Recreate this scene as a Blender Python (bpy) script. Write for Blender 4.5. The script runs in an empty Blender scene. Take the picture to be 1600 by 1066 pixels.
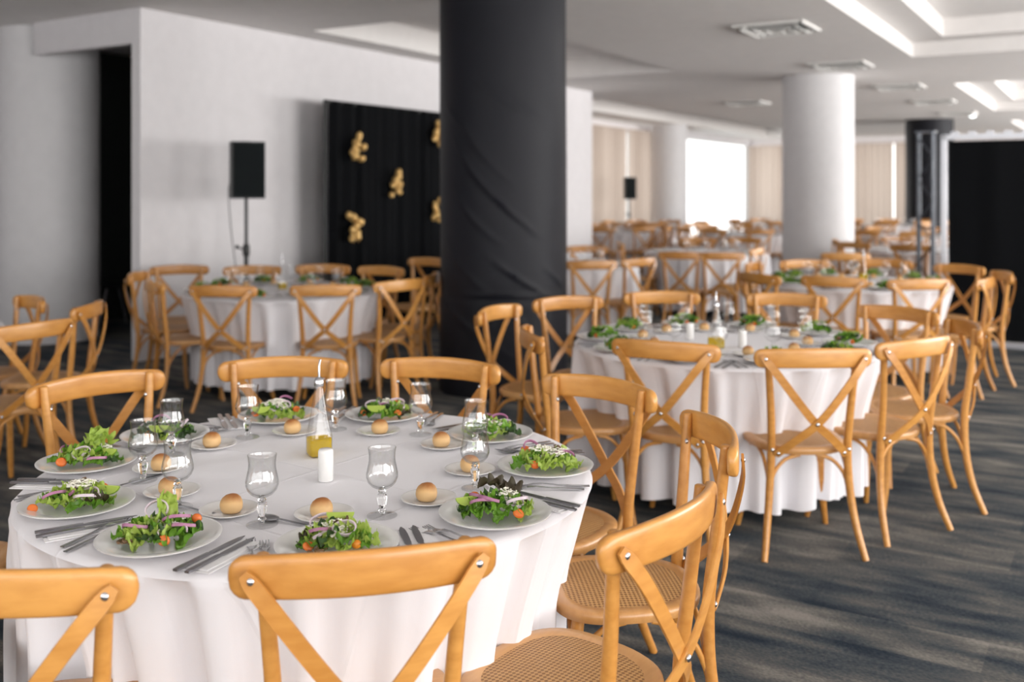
import bpy, math, random
import numpy as np
from mathutils import Vector, Matrix
R = random.Random(7)
PI = math.pi
scene = bpy.context.scene
COL = scene.collection

# ------------------------------------------------------------------ camera
H = 1.55
cam_data = bpy.data.cameras.new('camera')
cam = bpy.data.objects.new('camera', cam_data)
COL.objects.link(cam)
cam.location = (0, 0, H)
cam.rotation_euler = (PI / 2, 0, 0)
cam_data.sensor_width = 36
cam_data.lens = 36 * 1550 / 1600
cam_data.shift_y = -(533 - 297) / 1600
cam_data.clip_start = 0.05
cam_data.dof.use_dof = True
cam_data.dof.focus_distance = 2.45
cam_data.dof.aperture_fstop = 2.2
scene.camera = cam

# ------------------------------------------------------------------ world and light
world = bpy.data.worlds.new('world'); scene.world = world
world.use_nodes = True
world.node_tree.nodes['Background'].inputs[0].default_value = (1.0, 0.985, 0.975, 1)
world.node_tree.nodes['Background'].inputs[1].default_value = 2.6
scene.view_settings.view_transform = 'Standard'
scene.view_settings.look = 'None'
scene.view_settings.gamma = 1
scene.view_settings.use_curve_mapping = False
scene.view_settings.exposure = 0.5
scene.cycles.use_denoising = True
scene.cycles.max_bounces = 9
scene.cycles.diffuse_bounces = 5
scene.cycles.glossy_bounces = 4
scene.cycles.transmission_bounces = 8
scene.cycles.transparent_max_bounces = 24
scene.cycles.caustics_reflective = False
scene.cycles.caustics_refractive = False
scene.cycles.sample_clamp_indirect = 6

# room axes: u runs along the white wall away from the camera, n across the room to the right
U = Vector((0.52, 0.854, 0)); N = Vector((0.854, -0.52, 0))
def un(u, n, z=0.0):
    p = U * u + N * n
    return Vector((p.x, p.y, z))
ROOM_ANG = math.atan2(U.y, U.x)

TILT = 0.55      # daylight comes in off the bright ground outside, a little upward
def window_light(name, u0, u1, n, z0, z1, power, color=(1.0, 0.965, 0.94)):
    d = bpy.data.lights.new(name, 'AREA'); d.shape = 'RECTANGLE'
    d.size = u1 - u0; d.size_y = z1 - z0; d.energy = power; d.color = color
    o = bpy.data.objects.new(name, d); COL.objects.link(o)
    o.location = un((u0 + u1) / 2, n, (z0 + z1) / 2)
    z = (N - Vector((0, 0, TILT))).normalized(); x = U.copy(); y = z.cross(x)          # light shines along its -Z, that is towards -N
    o.rotation_euler = Matrix((x, y, z)).transposed().to_euler()
    return o
window_light('daylight_near_windows', -3.6, 4.0, 5.1, 0.5, 3.0, 320)
window_light('daylight_side_windows', 5.6, 14.0, 5.1, 0.5, 3.0, 520)
window_light('daylight_far_windows', 17.0, 30.0, 5.1, 0.5, 3.0, 1250)
def back_light(name, n0, n1, u, z0, z1, power, color=(1.0, 0.97, 0.95)):
    o = window_light(name, n0, n1, 0, z0, z1, power, color)
    o.location = un(u, (n0 + n1) / 2, (z0 + z1) / 2)
    z = (-U - Vector((0, 0, TILT))).normalized(); x = N.copy(); y = z.cross(x)
    o.rotation_euler = Matrix((x, y, z)).transposed().to_euler()
back_light('daylight_back_windows', -6.5, 4.0, -3.9, 0.6, 3.0, 70)

# ------------------------------------------------------------------ materials
def mat(name):
    m = bpy.data.materials.new(name); m.use_nodes = True
    nt = m.node_tree
    return m, nt, nt.nodes['Principled BSDF']
def col4(c): return (c[0], c[1], c[2], 1)
def simple(name, c, rough=0.5, metal=0.0, var=0.06, scale=8.0, bump=0.0, bscale=60.0, **kw):
    m, nt, b = mat(name)
    tc = nt.nodes.new('ShaderNodeTexCoord')
    no = nt.nodes.new('ShaderNodeTexNoise'); no.inputs['Scale'].default_value = scale; no.inputs['Detail'].default_value = 4
    nt.links.new(tc.outputs['Object'], no.inputs['Vector'])
    mx = nt.nodes.new('ShaderNodeMix'); mx.data_type = 'RGBA'
    mx.inputs[6].default_value = col4([x * (1 - var) for x in c]); mx.inputs[7].default_value = col4([min(1, x * (1 + var)) for x in c])
    nt.links.new(no.outputs['Fac'], mx.inputs[0]); nt.links.new(mx.outputs[2], b.inputs['Base Color'])
    b.inputs['Roughness'].default_value = rough; b.inputs['Metallic'].default_value = metal
    for k, v in kw.items(): b.inputs[k.replace('_', ' ')].default_value = v
    if bump > 0:
        n2 = nt.nodes.new('ShaderNodeTexNoise'); n2.inputs['Scale'].default_value = bscale; n2.inputs['Detail'].default_value = 3
        nt.links.new(tc.outputs['Object'], n2.inputs['Vector'])
        bp = nt.nodes.new('ShaderNodeBump'); bp.inputs['Strength'].default_value = bump; bp.inputs['Distance'].default_value = 0.01
        nt.links.new(n2.outputs['Fac'], bp.inputs['Height']); nt.links.new(bp.outputs[0], b.inputs['Normal'])
    return m

def wood_mat(name, ca, cb):
    m, nt, b = mat(name)
    L = nt.links.new
    tc = nt.nodes.new('ShaderNodeTexCoord')
    mp = nt.nodes.new('ShaderNodeMapping'); mp.inputs['Scale'].default_value = (3, 14, 14)
    L(tc.outputs['Object'], mp.inputs['Vector'])
    no = nt.nodes.new('ShaderNodeTexNoise'); no.inputs['Scale'].default_value = 3.5; no.inputs['Detail'].default_value = 5
    L(mp.outputs[0], no.inputs['Vector'])
    oi = nt.nodes.new('ShaderNodeObjectInfo')
    ma = nt.nodes.new('ShaderNodeMath'); ma.operation = 'MULTIPLY_ADD'; ma.inputs[1].default_value = 0.45; ma.inputs[2].default_value = -0.22
    L(oi.outputs['Random'], ma.inputs[0])
    ad = nt.nodes.new('ShaderNodeMath'); ad.operation = 'ADD'; ad.use_clamp = True
    L(no.outputs['Fac'], ad.inputs[0]); L(ma.outputs[0], ad.inputs[1])
    rp = nt.nodes.new('ShaderNodeValToRGB')
    rp.color_ramp.elements[0].position = 0.25; rp.color_ramp.elements[0].color = col4(ca)
    rp.color_ramp.elements[1].position = 0.75; rp.color_ramp.elements[1].color = col4(cb)
    L(ad.outputs[0], rp.inputs[0]); L(rp.outputs[0], b.inputs['Base Color'])
    b.inputs['Roughness'].default_value = 0.36
    b.inputs['Coat Weight'].default_value = 0.25; b.inputs['Coat Roughness'].default_value = 0.2
    return m
M_WOOD = wood_mat('honey_wood', (0.46, 0.195, 0.038), (0.60, 0.285, 0.068))
M_SEATWOOD = wood_mat('pale_seat_wood', (0.45, 0.22, 0.07), (0.58, 0.31, 0.115))

def cane_mat():
    m, nt, b = mat('woven_cane'); L = nt.links.new
    tc = nt.nodes.new('ShaderNodeTexCoord'); sp = nt.nodes.new('ShaderNodeSeparateXYZ'); L(tc.outputs['Object'], sp.inputs[0])
    def mth(op, a, bb=None, clamp=False):
        n_ = nt.nodes.new('ShaderNodeMath'); n_.operation = op; n_.use_clamp = clamp
        for i, v in enumerate((a, bb)):
            if v is None: continue
            if isinstance(v, (int, float)): n_.inputs[i].default_value = v
            else: L(v, n_.inputs[i])
        return n_.outputs[0]
    k = 2 * PI / 0.0115
    sx = mth('SINE', mth('MULTIPLY', sp.outputs[0], k)); sy = mth('SINE', mth('MULTIPLY', sp.outputs[1], k))
    hole = mth('MULTIPLY', mth('ADD', mth('MULTIPLY', mth('ADD', sx, sy), 0.5), 0.15), 1.4, True)   # round openings of the weave
    k2 = 2 * PI / 0.0045
    dx = mth('SINE', mth('MULTIPLY', mth('ADD', sp.outputs[0], sp.outputs[1]), k2))
    strand = mth('MULTIPLY', mth('ADD', dx, 1), 0.12)
    no = nt.nodes.new('ShaderNodeTexNoise'); no.inputs['Scale'].default_value = 30; L(tc.outputs['Object'], no.inputs['Vector'])
    fac = mth('ADD', mth('ADD', hole, strand), mth('MULTIPLY', no.outputs['Fac'], 0.3), True)
    rp = nt.nodes.new('ShaderNodeValToRGB')
    rp.color_ramp.elements[0].position = 0.1; rp.color_ramp.elements[0].color = (0.60, 0.345, 0.13, 1)
    rp.color_ramp.elements[1].position = 0.95; rp.color_ramp.elements[1].color = (0.22, 0.095, 0.026, 1)
    L(fac, rp.inputs[0]); L(rp.outputs[0], b.inputs['Base Color'])
    bp = nt.nodes.new('ShaderNodeBump'); bp.inputs['Strength'].default_value = 0.5; bp.inputs['Distance'].default_value = 0.002; bp.invert = True
    L(fac, bp.inputs['Height']); L(bp.outputs[0], b.inputs['Normal'])
    b.inputs['Roughness'].default_value = 0.55
    return m
M_CANE = cane_mat()

def carpet_mat():
    m, nt, b = mat('streaked_carpet'); L = nt.links.new
    tc = nt.nodes.new('ShaderNodeTexCoord')
    mp = nt.nodes.new('ShaderNodeMapping'); mp.inputs['Rotation'].default_value = (0, 0, -math.atan2(N.y, N.x))
    L(tc.outputs['Object'], mp.inputs['Vector'])
    br = nt.nodes.new('ShaderNodeTexBrick')
    br.inputs['Scale'].default_value = 1.0; br.inputs['Brick Width'].default_value = 1.0; br.inputs['Row Height'].default_value = 0.25
    br.inputs['Mortar Size'].default_value = 0.0; br.inputs['Bias'].default_value = 0.0; br.offset = 0.37
    br.inputs['Color1'].default_value = (0.0, 0.0, 0.0, 1); br.inputs['Color2'].default_value = (1, 1, 1, 1)
    L(mp.outputs[0], br.inputs['Vector'])
    def noise(sc, scale, det=4):
        m2 = nt.nodes.new('ShaderNodeMapping'); m2.inputs['Scale'].default_value = sc; L(mp.outputs[0], m2.inputs['Vector'])
        no = nt.nodes.new('ShaderNodeTexNoise'); no.inputs['Scale'].default_value = scale; no.inputs['Detail'].default_value = det
        L(m2.outputs[0], no.inputs['Vector']); return no.outputs['Fac']
    def mth(op, a, bb):
        n_ = nt.nodes.new('ShaderNodeMath'); n_.operation = op
        for i, v in enumerate((a, bb)):
            if isinstance(v, (int, float)): n_.inputs[i].default_value = v
            else: L(v, n_.inputs[i])
        return n_.outputs[0]
    streak = noise((1.9, 7, 1), 1.2, 6); fine = noise((1, 2.2, 1), 70, 3); big = noise((1, 1, 1), 0.6, 2)
    s = mth('ADD', mth('MULTIPLY', streak, 1.35), mth('MULTIPLY', br.outputs['Color'], 0.24))
    s = mth('ADD', s, mth('MULTIPLY', fine, 0.65)); s = mth('ADD', s, mth('MULTIPLY', big, 0.35)); s = mth('SUBTRACT', s, 0.74)
    rp = nt.nodes.new('ShaderNodeValToRGB'); e = rp.color_ramp.elements
    e[0].position = 0.18; e[0].color = (0.013, 0.021, 0.034, 1)
    e[1].position = 0.9; e[1].color = (0.23, 0.215, 0.195, 1)
    x = e.new(0.40); x.color = (0.042, 0.053, 0.064, 1)
    x = e.new(0.62); x.color = (0.100, 0.100, 0.096, 1)
    L(s, rp.inputs[0]); L(rp.outputs[0], b.inputs['Base Color'])
    bp = nt.nodes.new('ShaderNodeBump'); bp.inputs['Strength'].default_value = 0.6; bp.inputs['Distance'].default_value = 0.006
    L(fine, bp.inputs['Height']); L(bp.outputs[0], b.inputs['Normal'])
    b.inputs['Roughness'].default_value = 0.95; b.inputs['Specular IOR Level'].default_value = 0.15
    return m
M_CARPET = carpet_mat()
M_WALL = simple('white_wall_paint', (0.72, 0.70, 0.715), 0.75, bump=0.05)
M_CEIL = simple('white_ceiling_paint', (0.74, 0.715, 0.70), 0.85)
M_COLW = simple('white_column_paint', (0.70, 0.69, 0.70), 0.6)
M_DARKWALL = simple('dark_recess_wall', (0.022, 0.026, 0.024), 0.8)  # near-black base colour for the back wall of the recess
M_BLACK = simple('black_drape_cloth', (0.0055, 0.006, 0.010), 0.55, bump=0.08, bscale=200, Specular_IOR_Level=0.25)
M_BLACK2 = simple('flat_black_drape', (0.0035, 0.004, 0.005), 0.9, Specular_IOR_Level=0.1)
M_PLASTIC = simple('black_speaker_shell', (0.012, 0.014, 0.016), 0.5, bump=0.2, bscale=300)
M_GRILLE = simple('black_speaker_grille', (0.006, 0.009, 0.010), 0.7, bump=0.4, bscale=500, Specular_IOR_Level=0.15)
M_POLE = simple('black_steel', (0.012, 0.014, 0.014), 0.4)
M_ALU = simple('aluminium_tube', (0.55, 0.56, 0.60), 0.35, 0.6)
M_TRUSS = simple('dark_truss_steel', (0.09, 0.10, 0.12), 0.4, 0.6)
M_GOLD = simple('gold_balloon', (0.74, 0.47, 0.17), 0.3, 0.35)
M_FRAME = simple('white_window_frame', (0.7, 0.7, 0.7), 0.4)
M_PORC = simple('white_porcelain', (0.80, 0.79, 0.775), 0.16, var=0.02, Coat_Weight=0.4, Coat_Roughness=0.05)
M_STEEL = simple('polished_steel', (0.58, 0.58, 0.60), 0.25, 1.0)
M_DSTEEL = simple('satin_dark_steel', (0.36, 0.36, 0.38), 0.28, 1.0)
M_BOLT = simple('steel_bolt', (0.6, 0.6, 0.62), 0.25, 1.0)
M_NAP = simple('white_paper_napkin', (0.80, 0.79, 0.80), 0.9, bump=0.2, bscale=300)
M_TABLE = simple('table_board', (0.3, 0.22, 0.15), 0.6)
M_DIFF = simple('diffuser_white_metal', (0.72, 0.71, 0.69), 0.5)
M_DIFFD = simple('diffuser_dark_gap', (0.06, 0.07, 0.07), 0.7)

def cloth_mat():
    m, nt, b = mat('white_tablecloth'); L = nt.links.new
    tc = nt.nodes.new('ShaderNodeTexCoord')
    no = nt.nodes.new('ShaderNodeTexNoise'); no.inputs['Scale'].default_value = 5; no.inputs['Detail'].default_value = 3; no.inputs['Distortion'].default_value = 0.6
    L(tc.outputs['Object'], no.inputs['Vector'])
    wv = nt.nodes.new('ShaderNodeTexNoise'); wv.inputs['Scale'].default_value = 420
    L(tc.outputs['Object'], wv.inputs['Vector'])
    ad = nt.nodes.new('ShaderNodeMath'); ad.operation = 'MULTIPLY_ADD'; ad.inputs[1].default_value = 0.05
    L(wv.outputs['Fac'], ad.inputs[0]); L(no.outputs['Fac'], ad.inputs[2])
    mp = nt.nodes.new('ShaderNodeMapping'); mp.inputs['Rotation'].default_value = (0, 0, .62); L(tc.outputs['Object'], mp.inputs['Vector'])
    sp = nt.nodes.new('ShaderNodeSeparateXYZ'); L(mp.outputs[0], sp.inputs[0]); last = ad.outputs[0]
    for ax in (0, 1):                                    # ironed fold lines
        pp = nt.nodes.new('ShaderNodeMath'); pp.operation = 'PINGPONG'; pp.inputs[1].default_value = .21; L(sp.outputs[ax], pp.inputs[0])
        mr = nt.nodes.new('ShaderNodeMapRange'); mr.inputs[1].default_value = 0; mr.inputs[2].default_value = .007; mr.inputs[3].default_value = .45; mr.inputs[4].default_value = 0; L(pp.outputs[0], mr.inputs[0])
        a2 = nt.nodes.new('ShaderNodeMath'); a2.operation = 'ADD'; L(last, a2.inputs[0]); L(mr.outputs[0], a2.inputs[1]); last = a2.outputs[0]
    bp = nt.nodes.new('ShaderNodeBump'); bp.inputs['Strength'].default_value = 0.25; bp.inputs['Distance'].default_value = 0.015
    L(last, bp.inputs['Height']); L(bp.outputs[0], b.inputs['Normal'])
    b.inputs['Base Color'].default_value = (0.80, 0.785, 0.815, 1); b.inputs['Roughness'].default_value = 0.8
    b.inputs['Sheen Weight'].default_value = 0.15
    return m
M_CLOTH = cloth_mat()

def thin_glass(name, tint=(0.99, 0.992, 0.992), edge=(0.40, 0.42, 0.43)):
    m = bpy.data.materials.new(name); m.use_nodes = True; nt = m.node_tree; L = nt.links.new
    nt.nodes.remove(nt.nodes['Principled BSDF']); out = nt.nodes['Material Output']
    lw = nt.nodes.new('ShaderNodeLayerWeight'); lw.inputs[0].default_value = 0.35
    cr = nt.nodes.new('ShaderNodeMix'); cr.data_type = 'RGBA'; cr.inputs[6].default_value = col4(tint); cr.inputs[7].default_value = col4(edge)
    pw = nt.nodes.new('ShaderNodeMath'); pw.operation = 'POWER'; pw.inputs[1].default_value = 3
    L(lw.outputs['Facing'], pw.inputs[0]); L(pw.outputs[0], cr.inputs[0])
    tr = nt.nodes.new('ShaderNodeBsdfTransparent'); L(cr.outputs[2], tr.inputs[0])
    gl = nt.nodes.new('ShaderNodeBsdfGlossy'); gl.inputs['Roughness'].default_value = 0.03
    p5 = nt.nodes.new('ShaderNodeMath'); p5.operation = 'POWER'; p5.inputs[1].default_value = 5
    fw = nt.nodes.new('ShaderNodeLayerWeight'); fw.inputs[0].default_value = 0.5
    L(fw.outputs['Facing'], p5.inputs[0])
    ma = nt.nodes.new('ShaderNodeMath'); ma.operation = 'MULTIPLY_ADD'; ma.inputs[1].default_value = 0.80; ma.inputs[2].default_value = 0.06; L(p5.outputs[0], ma.inputs[0])
    mx = nt.nodes.new('ShaderNodeMixShader'); L(ma.outputs[0], mx.inputs[0]); L(tr.outputs[0], mx.inputs[1]); L(gl.outputs[0], mx.inputs[2])
    L(mx.outputs[0], out.inputs[0])
    return m
M_GLASS = thin_glass('thin_clear_glass')
M_FOOTGLASS = thin_glass('foot_clear_glass', (0.99, 0.99, 0.99), (0.86, 0.88, 0.88))
M_PANE = thin_glass('window_pane_glass', (0.97, 0.98, 0.98), (0.8, 0.82, 0.82))
def solid_glass(name, c, ior=1.45):
    m, nt, b = mat(name)
    b.inputs['Base Color'].default_value = col4(c); b.inputs['Transmission Weight'].default_value = 1.0
    b.inputs['Roughness'].default_value = 0.02; b.inputs['IOR'].default_value = ior
    return m
M_STEM = solid_glass('solid_clear_glass', (1, 1, 1))
def oil_mat():
    m = bpy.data.materials.new('golden_olive_oil'); m.use_nodes = True; nt = m.node_tree; L = nt.links.new
    nt.nodes.remove(nt.nodes['Principled BSDF']); out = nt.nodes['Material Output']
    tr = nt.nodes.new('ShaderNodeBsdfTransparent'); tr.inputs[0].default_value = (0.90, 0.72, 0.05, 1)
    tl = nt.nodes.new('ShaderNodeBsdfTranslucent'); tl.inputs[0].default_value = (0.90, 0.74, 0.02, 1)
    df = nt.nodes.new('ShaderNodeBsdfDiffuse'); df.inputs[0].default_value = (0.82, 0.66, 0.02, 1)
    gl = nt.nodes.new('ShaderNodeBsdfGlossy'); gl.inputs['Roughness'].default_value = 0.05
    a = nt.nodes.new('ShaderNodeMixShader'); a.inputs[0].default_value = 0.5; L(tl.outputs[0], a.inputs[1]); L(df.outputs[0], a.inputs[2])
    c = nt.nodes.new('ShaderNodeMixShader'); c.inputs[0].default_value = 0.45; L(tr.outputs[0], c.inputs[1]); L(a.outputs[0], c.inputs[2])
    d = nt.nodes.new('ShaderNodeMixShader'); d.inputs[0].default_value = 0.06; L(c.outputs[0], d.inputs[1]); L(gl.outputs[0], d.inputs[2])
    L(d.outputs[0], out.inputs[0]); return m
M_OIL = oil_mat()
def translucent(name, c, mix=0.5, rough=0.5, ramp=None):
    m, nt, b = mat(name); L = nt.links.new; out = nt.nodes['Material Output']
    tl = nt.nodes.new('ShaderNodeBsdfTranslucent')
    tc = nt.nodes.new('ShaderNodeTexCoord'); no = nt.nodes.new('ShaderNodeTexNoise'); no.inputs['Scale'].default_value = 45; no.inputs['Detail'].default_value = 3
    L(tc.outputs['Object'], no.inputs['Vector'])
    mx = nt.nodes.new('ShaderNodeMix'); mx.data_type = 'RGBA'
    c2 = ramp or [x * 0.75 for x in c]
    mx.inputs[6].default_value = col4(c2); mx.inputs[7].default_value = col4(c)
    L(no.outputs['Fac'], mx.inputs[0]); L(mx.outputs[2], b.inputs['Base Color']); L(mx.outputs[2], tl.inputs[0])
    b.inputs['Roughness'].default_value = rough
    s = nt.nodes.new('ShaderNodeMixShader'); s.inputs[0].default_value = mix
    L(b.outputs[0], s.inputs[1]); L(tl.outputs[0], s.inputs[2]); L(s.outputs[0], out.inputs[0])
    return m
M_CURTAIN = translucent('beige_curtain_cloth', (0.56, 0.47, 0.41), 0.5, 0.9, (0.46, 0.385, 0.33))
M_LEAF = [translucent('pale_lettuce', (0.58, 0.68, 0.18), 0.35, 0.35, (0.27, 0.46, 0.04)),
          translucent('green_lettuce', (0.22, 0.42, 0.045), 0.3, 0.35, (0.085, 0.24, 0.018)),
          translucent('dark_lettuce', (0.055, 0.13, 0.025), 0.2, 0.4, (0.03, 0.06, 0.02)),
          translucent('purple_lettuce', (0.05, 0.025, 0.02), 0.15, 0.45, (0.07, 0.07, 0.03))]
M_ONION = translucent('white_onion', (0.74, 0.60, 0.68), 0.25, 0.35, (0.80, 0.72, 0.76))
M_ONIONP = translucent('purple_onion_skin', (0.36, 0.07, 0.22), 0.2, 0.35, (0.62, 0.36, 0.50))
M_TOM = translucent('red_orange_tomato', (0.78, 0.12, 0.025), 0.15, 0.12, (0.80, 0.26, 0.05))
M_TOMY = translucent('orange_cherry_tomato', (0.80, 0.30, 0.02), 0.15, 0.12, (0.75, 0.22, 0.01))
M_LIME = translucent('lime_flesh', (0.55, 0.68, 0.14), 0.3, 0.3, (0.42, 0.58, 0.08))
M_LIMES = simple('lime_skin', (0.20, 0.36, 0.02), 0.4)
M_CHEESE = simple('crumbled_cheese', (0.85, 0.82, 0.72), 0.7)
M_NUT = simple('walnut', (0.16, 0.09, 0.045), 0.6, bump=0.5)
def roll_mat():
    m, nt, b = mat('bread_crust'); L = nt.links.new
    tc = nt.nodes.new('ShaderNodeTexCoord'); sp = nt.nodes.new('ShaderNodeSeparateXYZ'); L(tc.outputs['Object'], sp.inputs[0])
    no = nt.nodes.new('ShaderNodeTexNoise'); no.inputs['Scale'].default_value = 40; L(tc.outputs['Object'], no.inputs['Vector'])
    a = nt.nodes.new('ShaderNodeMath'); a.operation = 'MULTIPLY_ADD'; a.inputs[1].default_value = 24; L(sp.outputs[2], a.inputs[0])
    b2 = nt.nodes.new('ShaderNodeMath'); b2.operation = 'MULTIPLY_ADD'; b2.inputs[1].default_value = 0.35; b2.inputs[2].default_value = -0.25; L(no.outputs['Fac'], b2.inputs[0]); L(b2.outputs[0], a.inputs[2])
    rp = nt.nodes.new('ShaderNodeValToRGB'); e = rp.color_ramp.elements
    e[0].position = 0.1; e[0].color = (0.66, 0.44, 0.22, 1); e[1].position = 0.95; e[1].color = (0.36, 0.13, 0.032, 1)
    x = e.new(0.55); x.color = (0.68, 0.42, 0.18, 1)
    L(a.outputs[0], rp.inputs[0]); L(rp.outputs[0], b.inputs['Base Color']); b.inputs['Roughness'].default_value = 0.5
    return m
M_ROLL = roll_mat()

# ------------------------------------------------------------------ helpers
class MB:
    def __init__(s): s.v = []; s.f = []; s.mi = []
    def add(s, vs, fs, mi=0):
        o = len(s.v); s.v += [tuple(v) for v in vs]
        s.f += [tuple(i + o for i in f) for f in fs]; s.mi += [mi] * len(fs); return s
    def box(s, c, d, rot=None, mi=0):
        vs = []
        for z in (-.5, .5):
            for x, y in ((-.5, -.5), (.5, -.5), (.5, .5), (-.5, .5)):
                p = Vector((x * d[0], y * d[1], z * d[2]))
                if rot is not None: p = rot @ p
                vs.append(p + Vector(c))
        return s.add(vs, [(3, 2, 1, 0), (4, 5, 6, 7), (0, 1, 5, 4), (1, 2, 6, 5), (2, 3, 7, 6), (3, 0, 4, 7)], mi)
    def lathe(s, prof, n=24, cap0=True, cap1=True, mi=0, fn=None, sx=1, sy=1):
        vs = []
        for r, z in prof:
            for k in range(n):
                a = 2 * PI * k / n
                rr = r if fn is None else fn(r, z, a)
                vs.append((rr * math.cos(a) * sx, rr * math.sin(a) * sy, z))
        fs = []
        for i in range(len(prof) - 1):
            for k in range(n):
                k2 = (k + 1) % n
                fs.append((i * n + k, i * n + k2, (i + 1) * n + k2, (i + 1) * n + k))
        if cap0: fs.append(tuple(reversed(range(n))))
        if cap1: fs.append(tuple((len(prof) - 1) * n + k for k in range(n)))
        return s.add(vs, fs, mi)
    def sweep(s, pts, secs, wdir=None, mi=0, cap=True):
        """pts: centres, secs: list (one per point) of 2-D outlines in (width, thickness)"""
        P = [Vector(p) for p in pts]; n = len(secs[0]); vs = []; prev = None
        for i, p in enumerate(P):
            t = (P[min(i + 1, len(P) - 1)] - P[max(i - 1, 0)]).normalized()
            if wdir is not None:
                w = Vector(wdir) if not callable(wdir) else wdir(i)
                w = (w - t * w.dot(t)).normalized()
            elif prev is None:
                w = t.orthogonal().normalized()
            else:
                w = (prev - t * prev.dot(t)).normalized()
            prev = w; q = t.cross(w)
            for a, b in secs[i]: vs.append(p + w * a + q * b)
        fs = []
        for i in range(len(P) - 1):
            for k in range(n):
                k2 = (k + 1) % n
                fs.append((i * n + k, i * n + k2, (i + 1) * n + k2, (i + 1) * n + k))
        if cap: fs.append(tuple(reversed(range(n)))); fs.append(tuple((len(P) - 1) * n + k for k in range(n)))
        return s.add(vs, fs, mi)
    def tube(s, pts, r, n=8, sub=0, mi=0):
        if sub: pts, rr = smooth_path(pts, sub), None
        else: rr = None
        if not hasattr(r, '__len__'): rs = [r] * len(pts)
        else:
            m = len(r); rs = []
            for i in range(len(pts)):
                x = i / (len(pts) - 1) * (m - 1); j = min(int(x), m - 2); rs.append(r[j] + (r[j + 1] - r[j]) * (x - j))
        secs = [[(q * math.cos(2 * PI * k / n), q * math.sin(2 * PI * k / n)) for k in range(n)] for q in rs]
        return s.sweep(pts, secs, None, mi)
    def ball(s, c, rad, nu=12, nv=8, fn=None, mi=0):
        if not hasattr(rad, '__len__'): rad = (rad,) * 3
        vs = [(c[0], c[1], c[2] - rad[2])]
        for j in range(1, nv):
            b = -PI / 2 + PI * j / nv
            for k in range(nu):
                a = 2 * PI * k / nu
                q = 1 if fn is None else fn(a, b)
                vs.append((c[0] + rad[0] * q * math.cos(a) * math.cos(b), c[1] + rad[1] * q * math.sin(a) * math.cos(b), c[2] + rad[2] * q * math.sin(b)))
        vs.append((c[0], c[1], c[2] + rad[2])); last = len(vs) - 1; fs = []
        for k in range(nu):
            k2 = (k + 1) % nu
            fs.append((0, 1 + k2, 1 + k)); fs.append((last, last - nu + k, last - nu + k2))
            for j in range(nv - 2):
                a0 = 1 + j * nu
                fs.append((a0 + k, a0 + k2, a0 + nu + k2, a0 + nu + k))
        return s.add(vs, fs, mi)
    def mesh(s, name, mats, smooth=True):
        me = bpy.data.meshes.new(name); me.from_pydata(s.v, [], s.f)
        for m in (mats if isinstance(mats, (list, tuple)) else [mats]): me.materials.append(m)
        me.polygons.foreach_set('material_index', s.mi)
        me.polygons.foreach_set('use_smooth', [smooth] * len(s.f)); me.update()
        if smooth == True and hasattr(me, 'set_sharp_from_angle'): me.set_sharp_from_angle(angle=math.radians(50))
        return me
    def obj(s, name, mats, parent=None, smooth=True, loc=None):
        o = bpy.data.objects.new(name, s.mesh(name, mats, smooth)); COL.objects.link(o)
        if parent is not None: o.parent = parent
        if loc is not None: o.location = loc
        return o
def smooth_path(pts, sub):
    P = [Vector(p) for p in pts]; out = []
    for i in range(len(P) - 1):
        p0 = P[max(i - 1, 0)]; p1 = P[i]; p2 = P[i + 1]; p3 = P[min(i + 2, len(P) - 1)]
        for k in range(sub):
            t = k / sub
            out.append(0.5 * ((2 * p1) + (p2 - p0) * t + (2 * p0 - 5 * p1 + 4 * p2 - p3) * t * t + (3 * p1 - p0 - 3 * p2 + p3) * t ** 3))
    out.append(P[-1]); return out
def tag(o, label=None, cat=None, group=None, kind=None):
    if label:
        o['label'] = label
        if not 4 <= len(label.split()) <= 16: print('LONGLABEL', label)
    if cat: o['category'] = cat
    if group: o['group'] = group
    if kind: o['kind'] = kind
    return o
def empty(name, loc=(0, 0, 0), rz=0.0):
    o = bpy.data.objects.new(name, None); COL.objects.link(o); o.location = loc; o.rotation_euler = (0, 0, rz)
    o.empty_display_size = 0.1; return o
KIDS = {}
def copy_tree(o, kids):
    r = o.copy(); COL.objects.link(r)
    for ch, subs in kids:
        c = ch.copy(); COL.objects.link(c); c.parent = r
        for sb in subs:
            d_ = sb.copy(); COL.objects.link(d_); d_.parent = c
    return r
def inst(o, loc, rz=0.0):
    r = o.copy(); COL.objects.link(r); r.location = loc; r.rotation_euler = (0, 0, rz); return r
def structure(o): o['kind'] = 'structure'; return o
def at(px, py, z):
    """place on the level z seen in that direction"""
    y = 1550 * (H - z) / (py - 297); return Vector(((px - 800) * y / 1550, y, z))

# ------------------------------------------------------------------ the room shell
CH = 3.2
mb = MB()
a, b_, c, d = un(-5, -12), un(-5, 6), un(34, 6), un(34, -12)
mb.add([a, b_, c, d], [(0, 1, 2, 3)])
mb.add([Vector(p) - Vector((0, 0, .1)) for p in (a, b_, c, d)], [(3, 2, 1, 0)])
structure(mb.obj('floor', M_CARPET, smooth=False))

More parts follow.
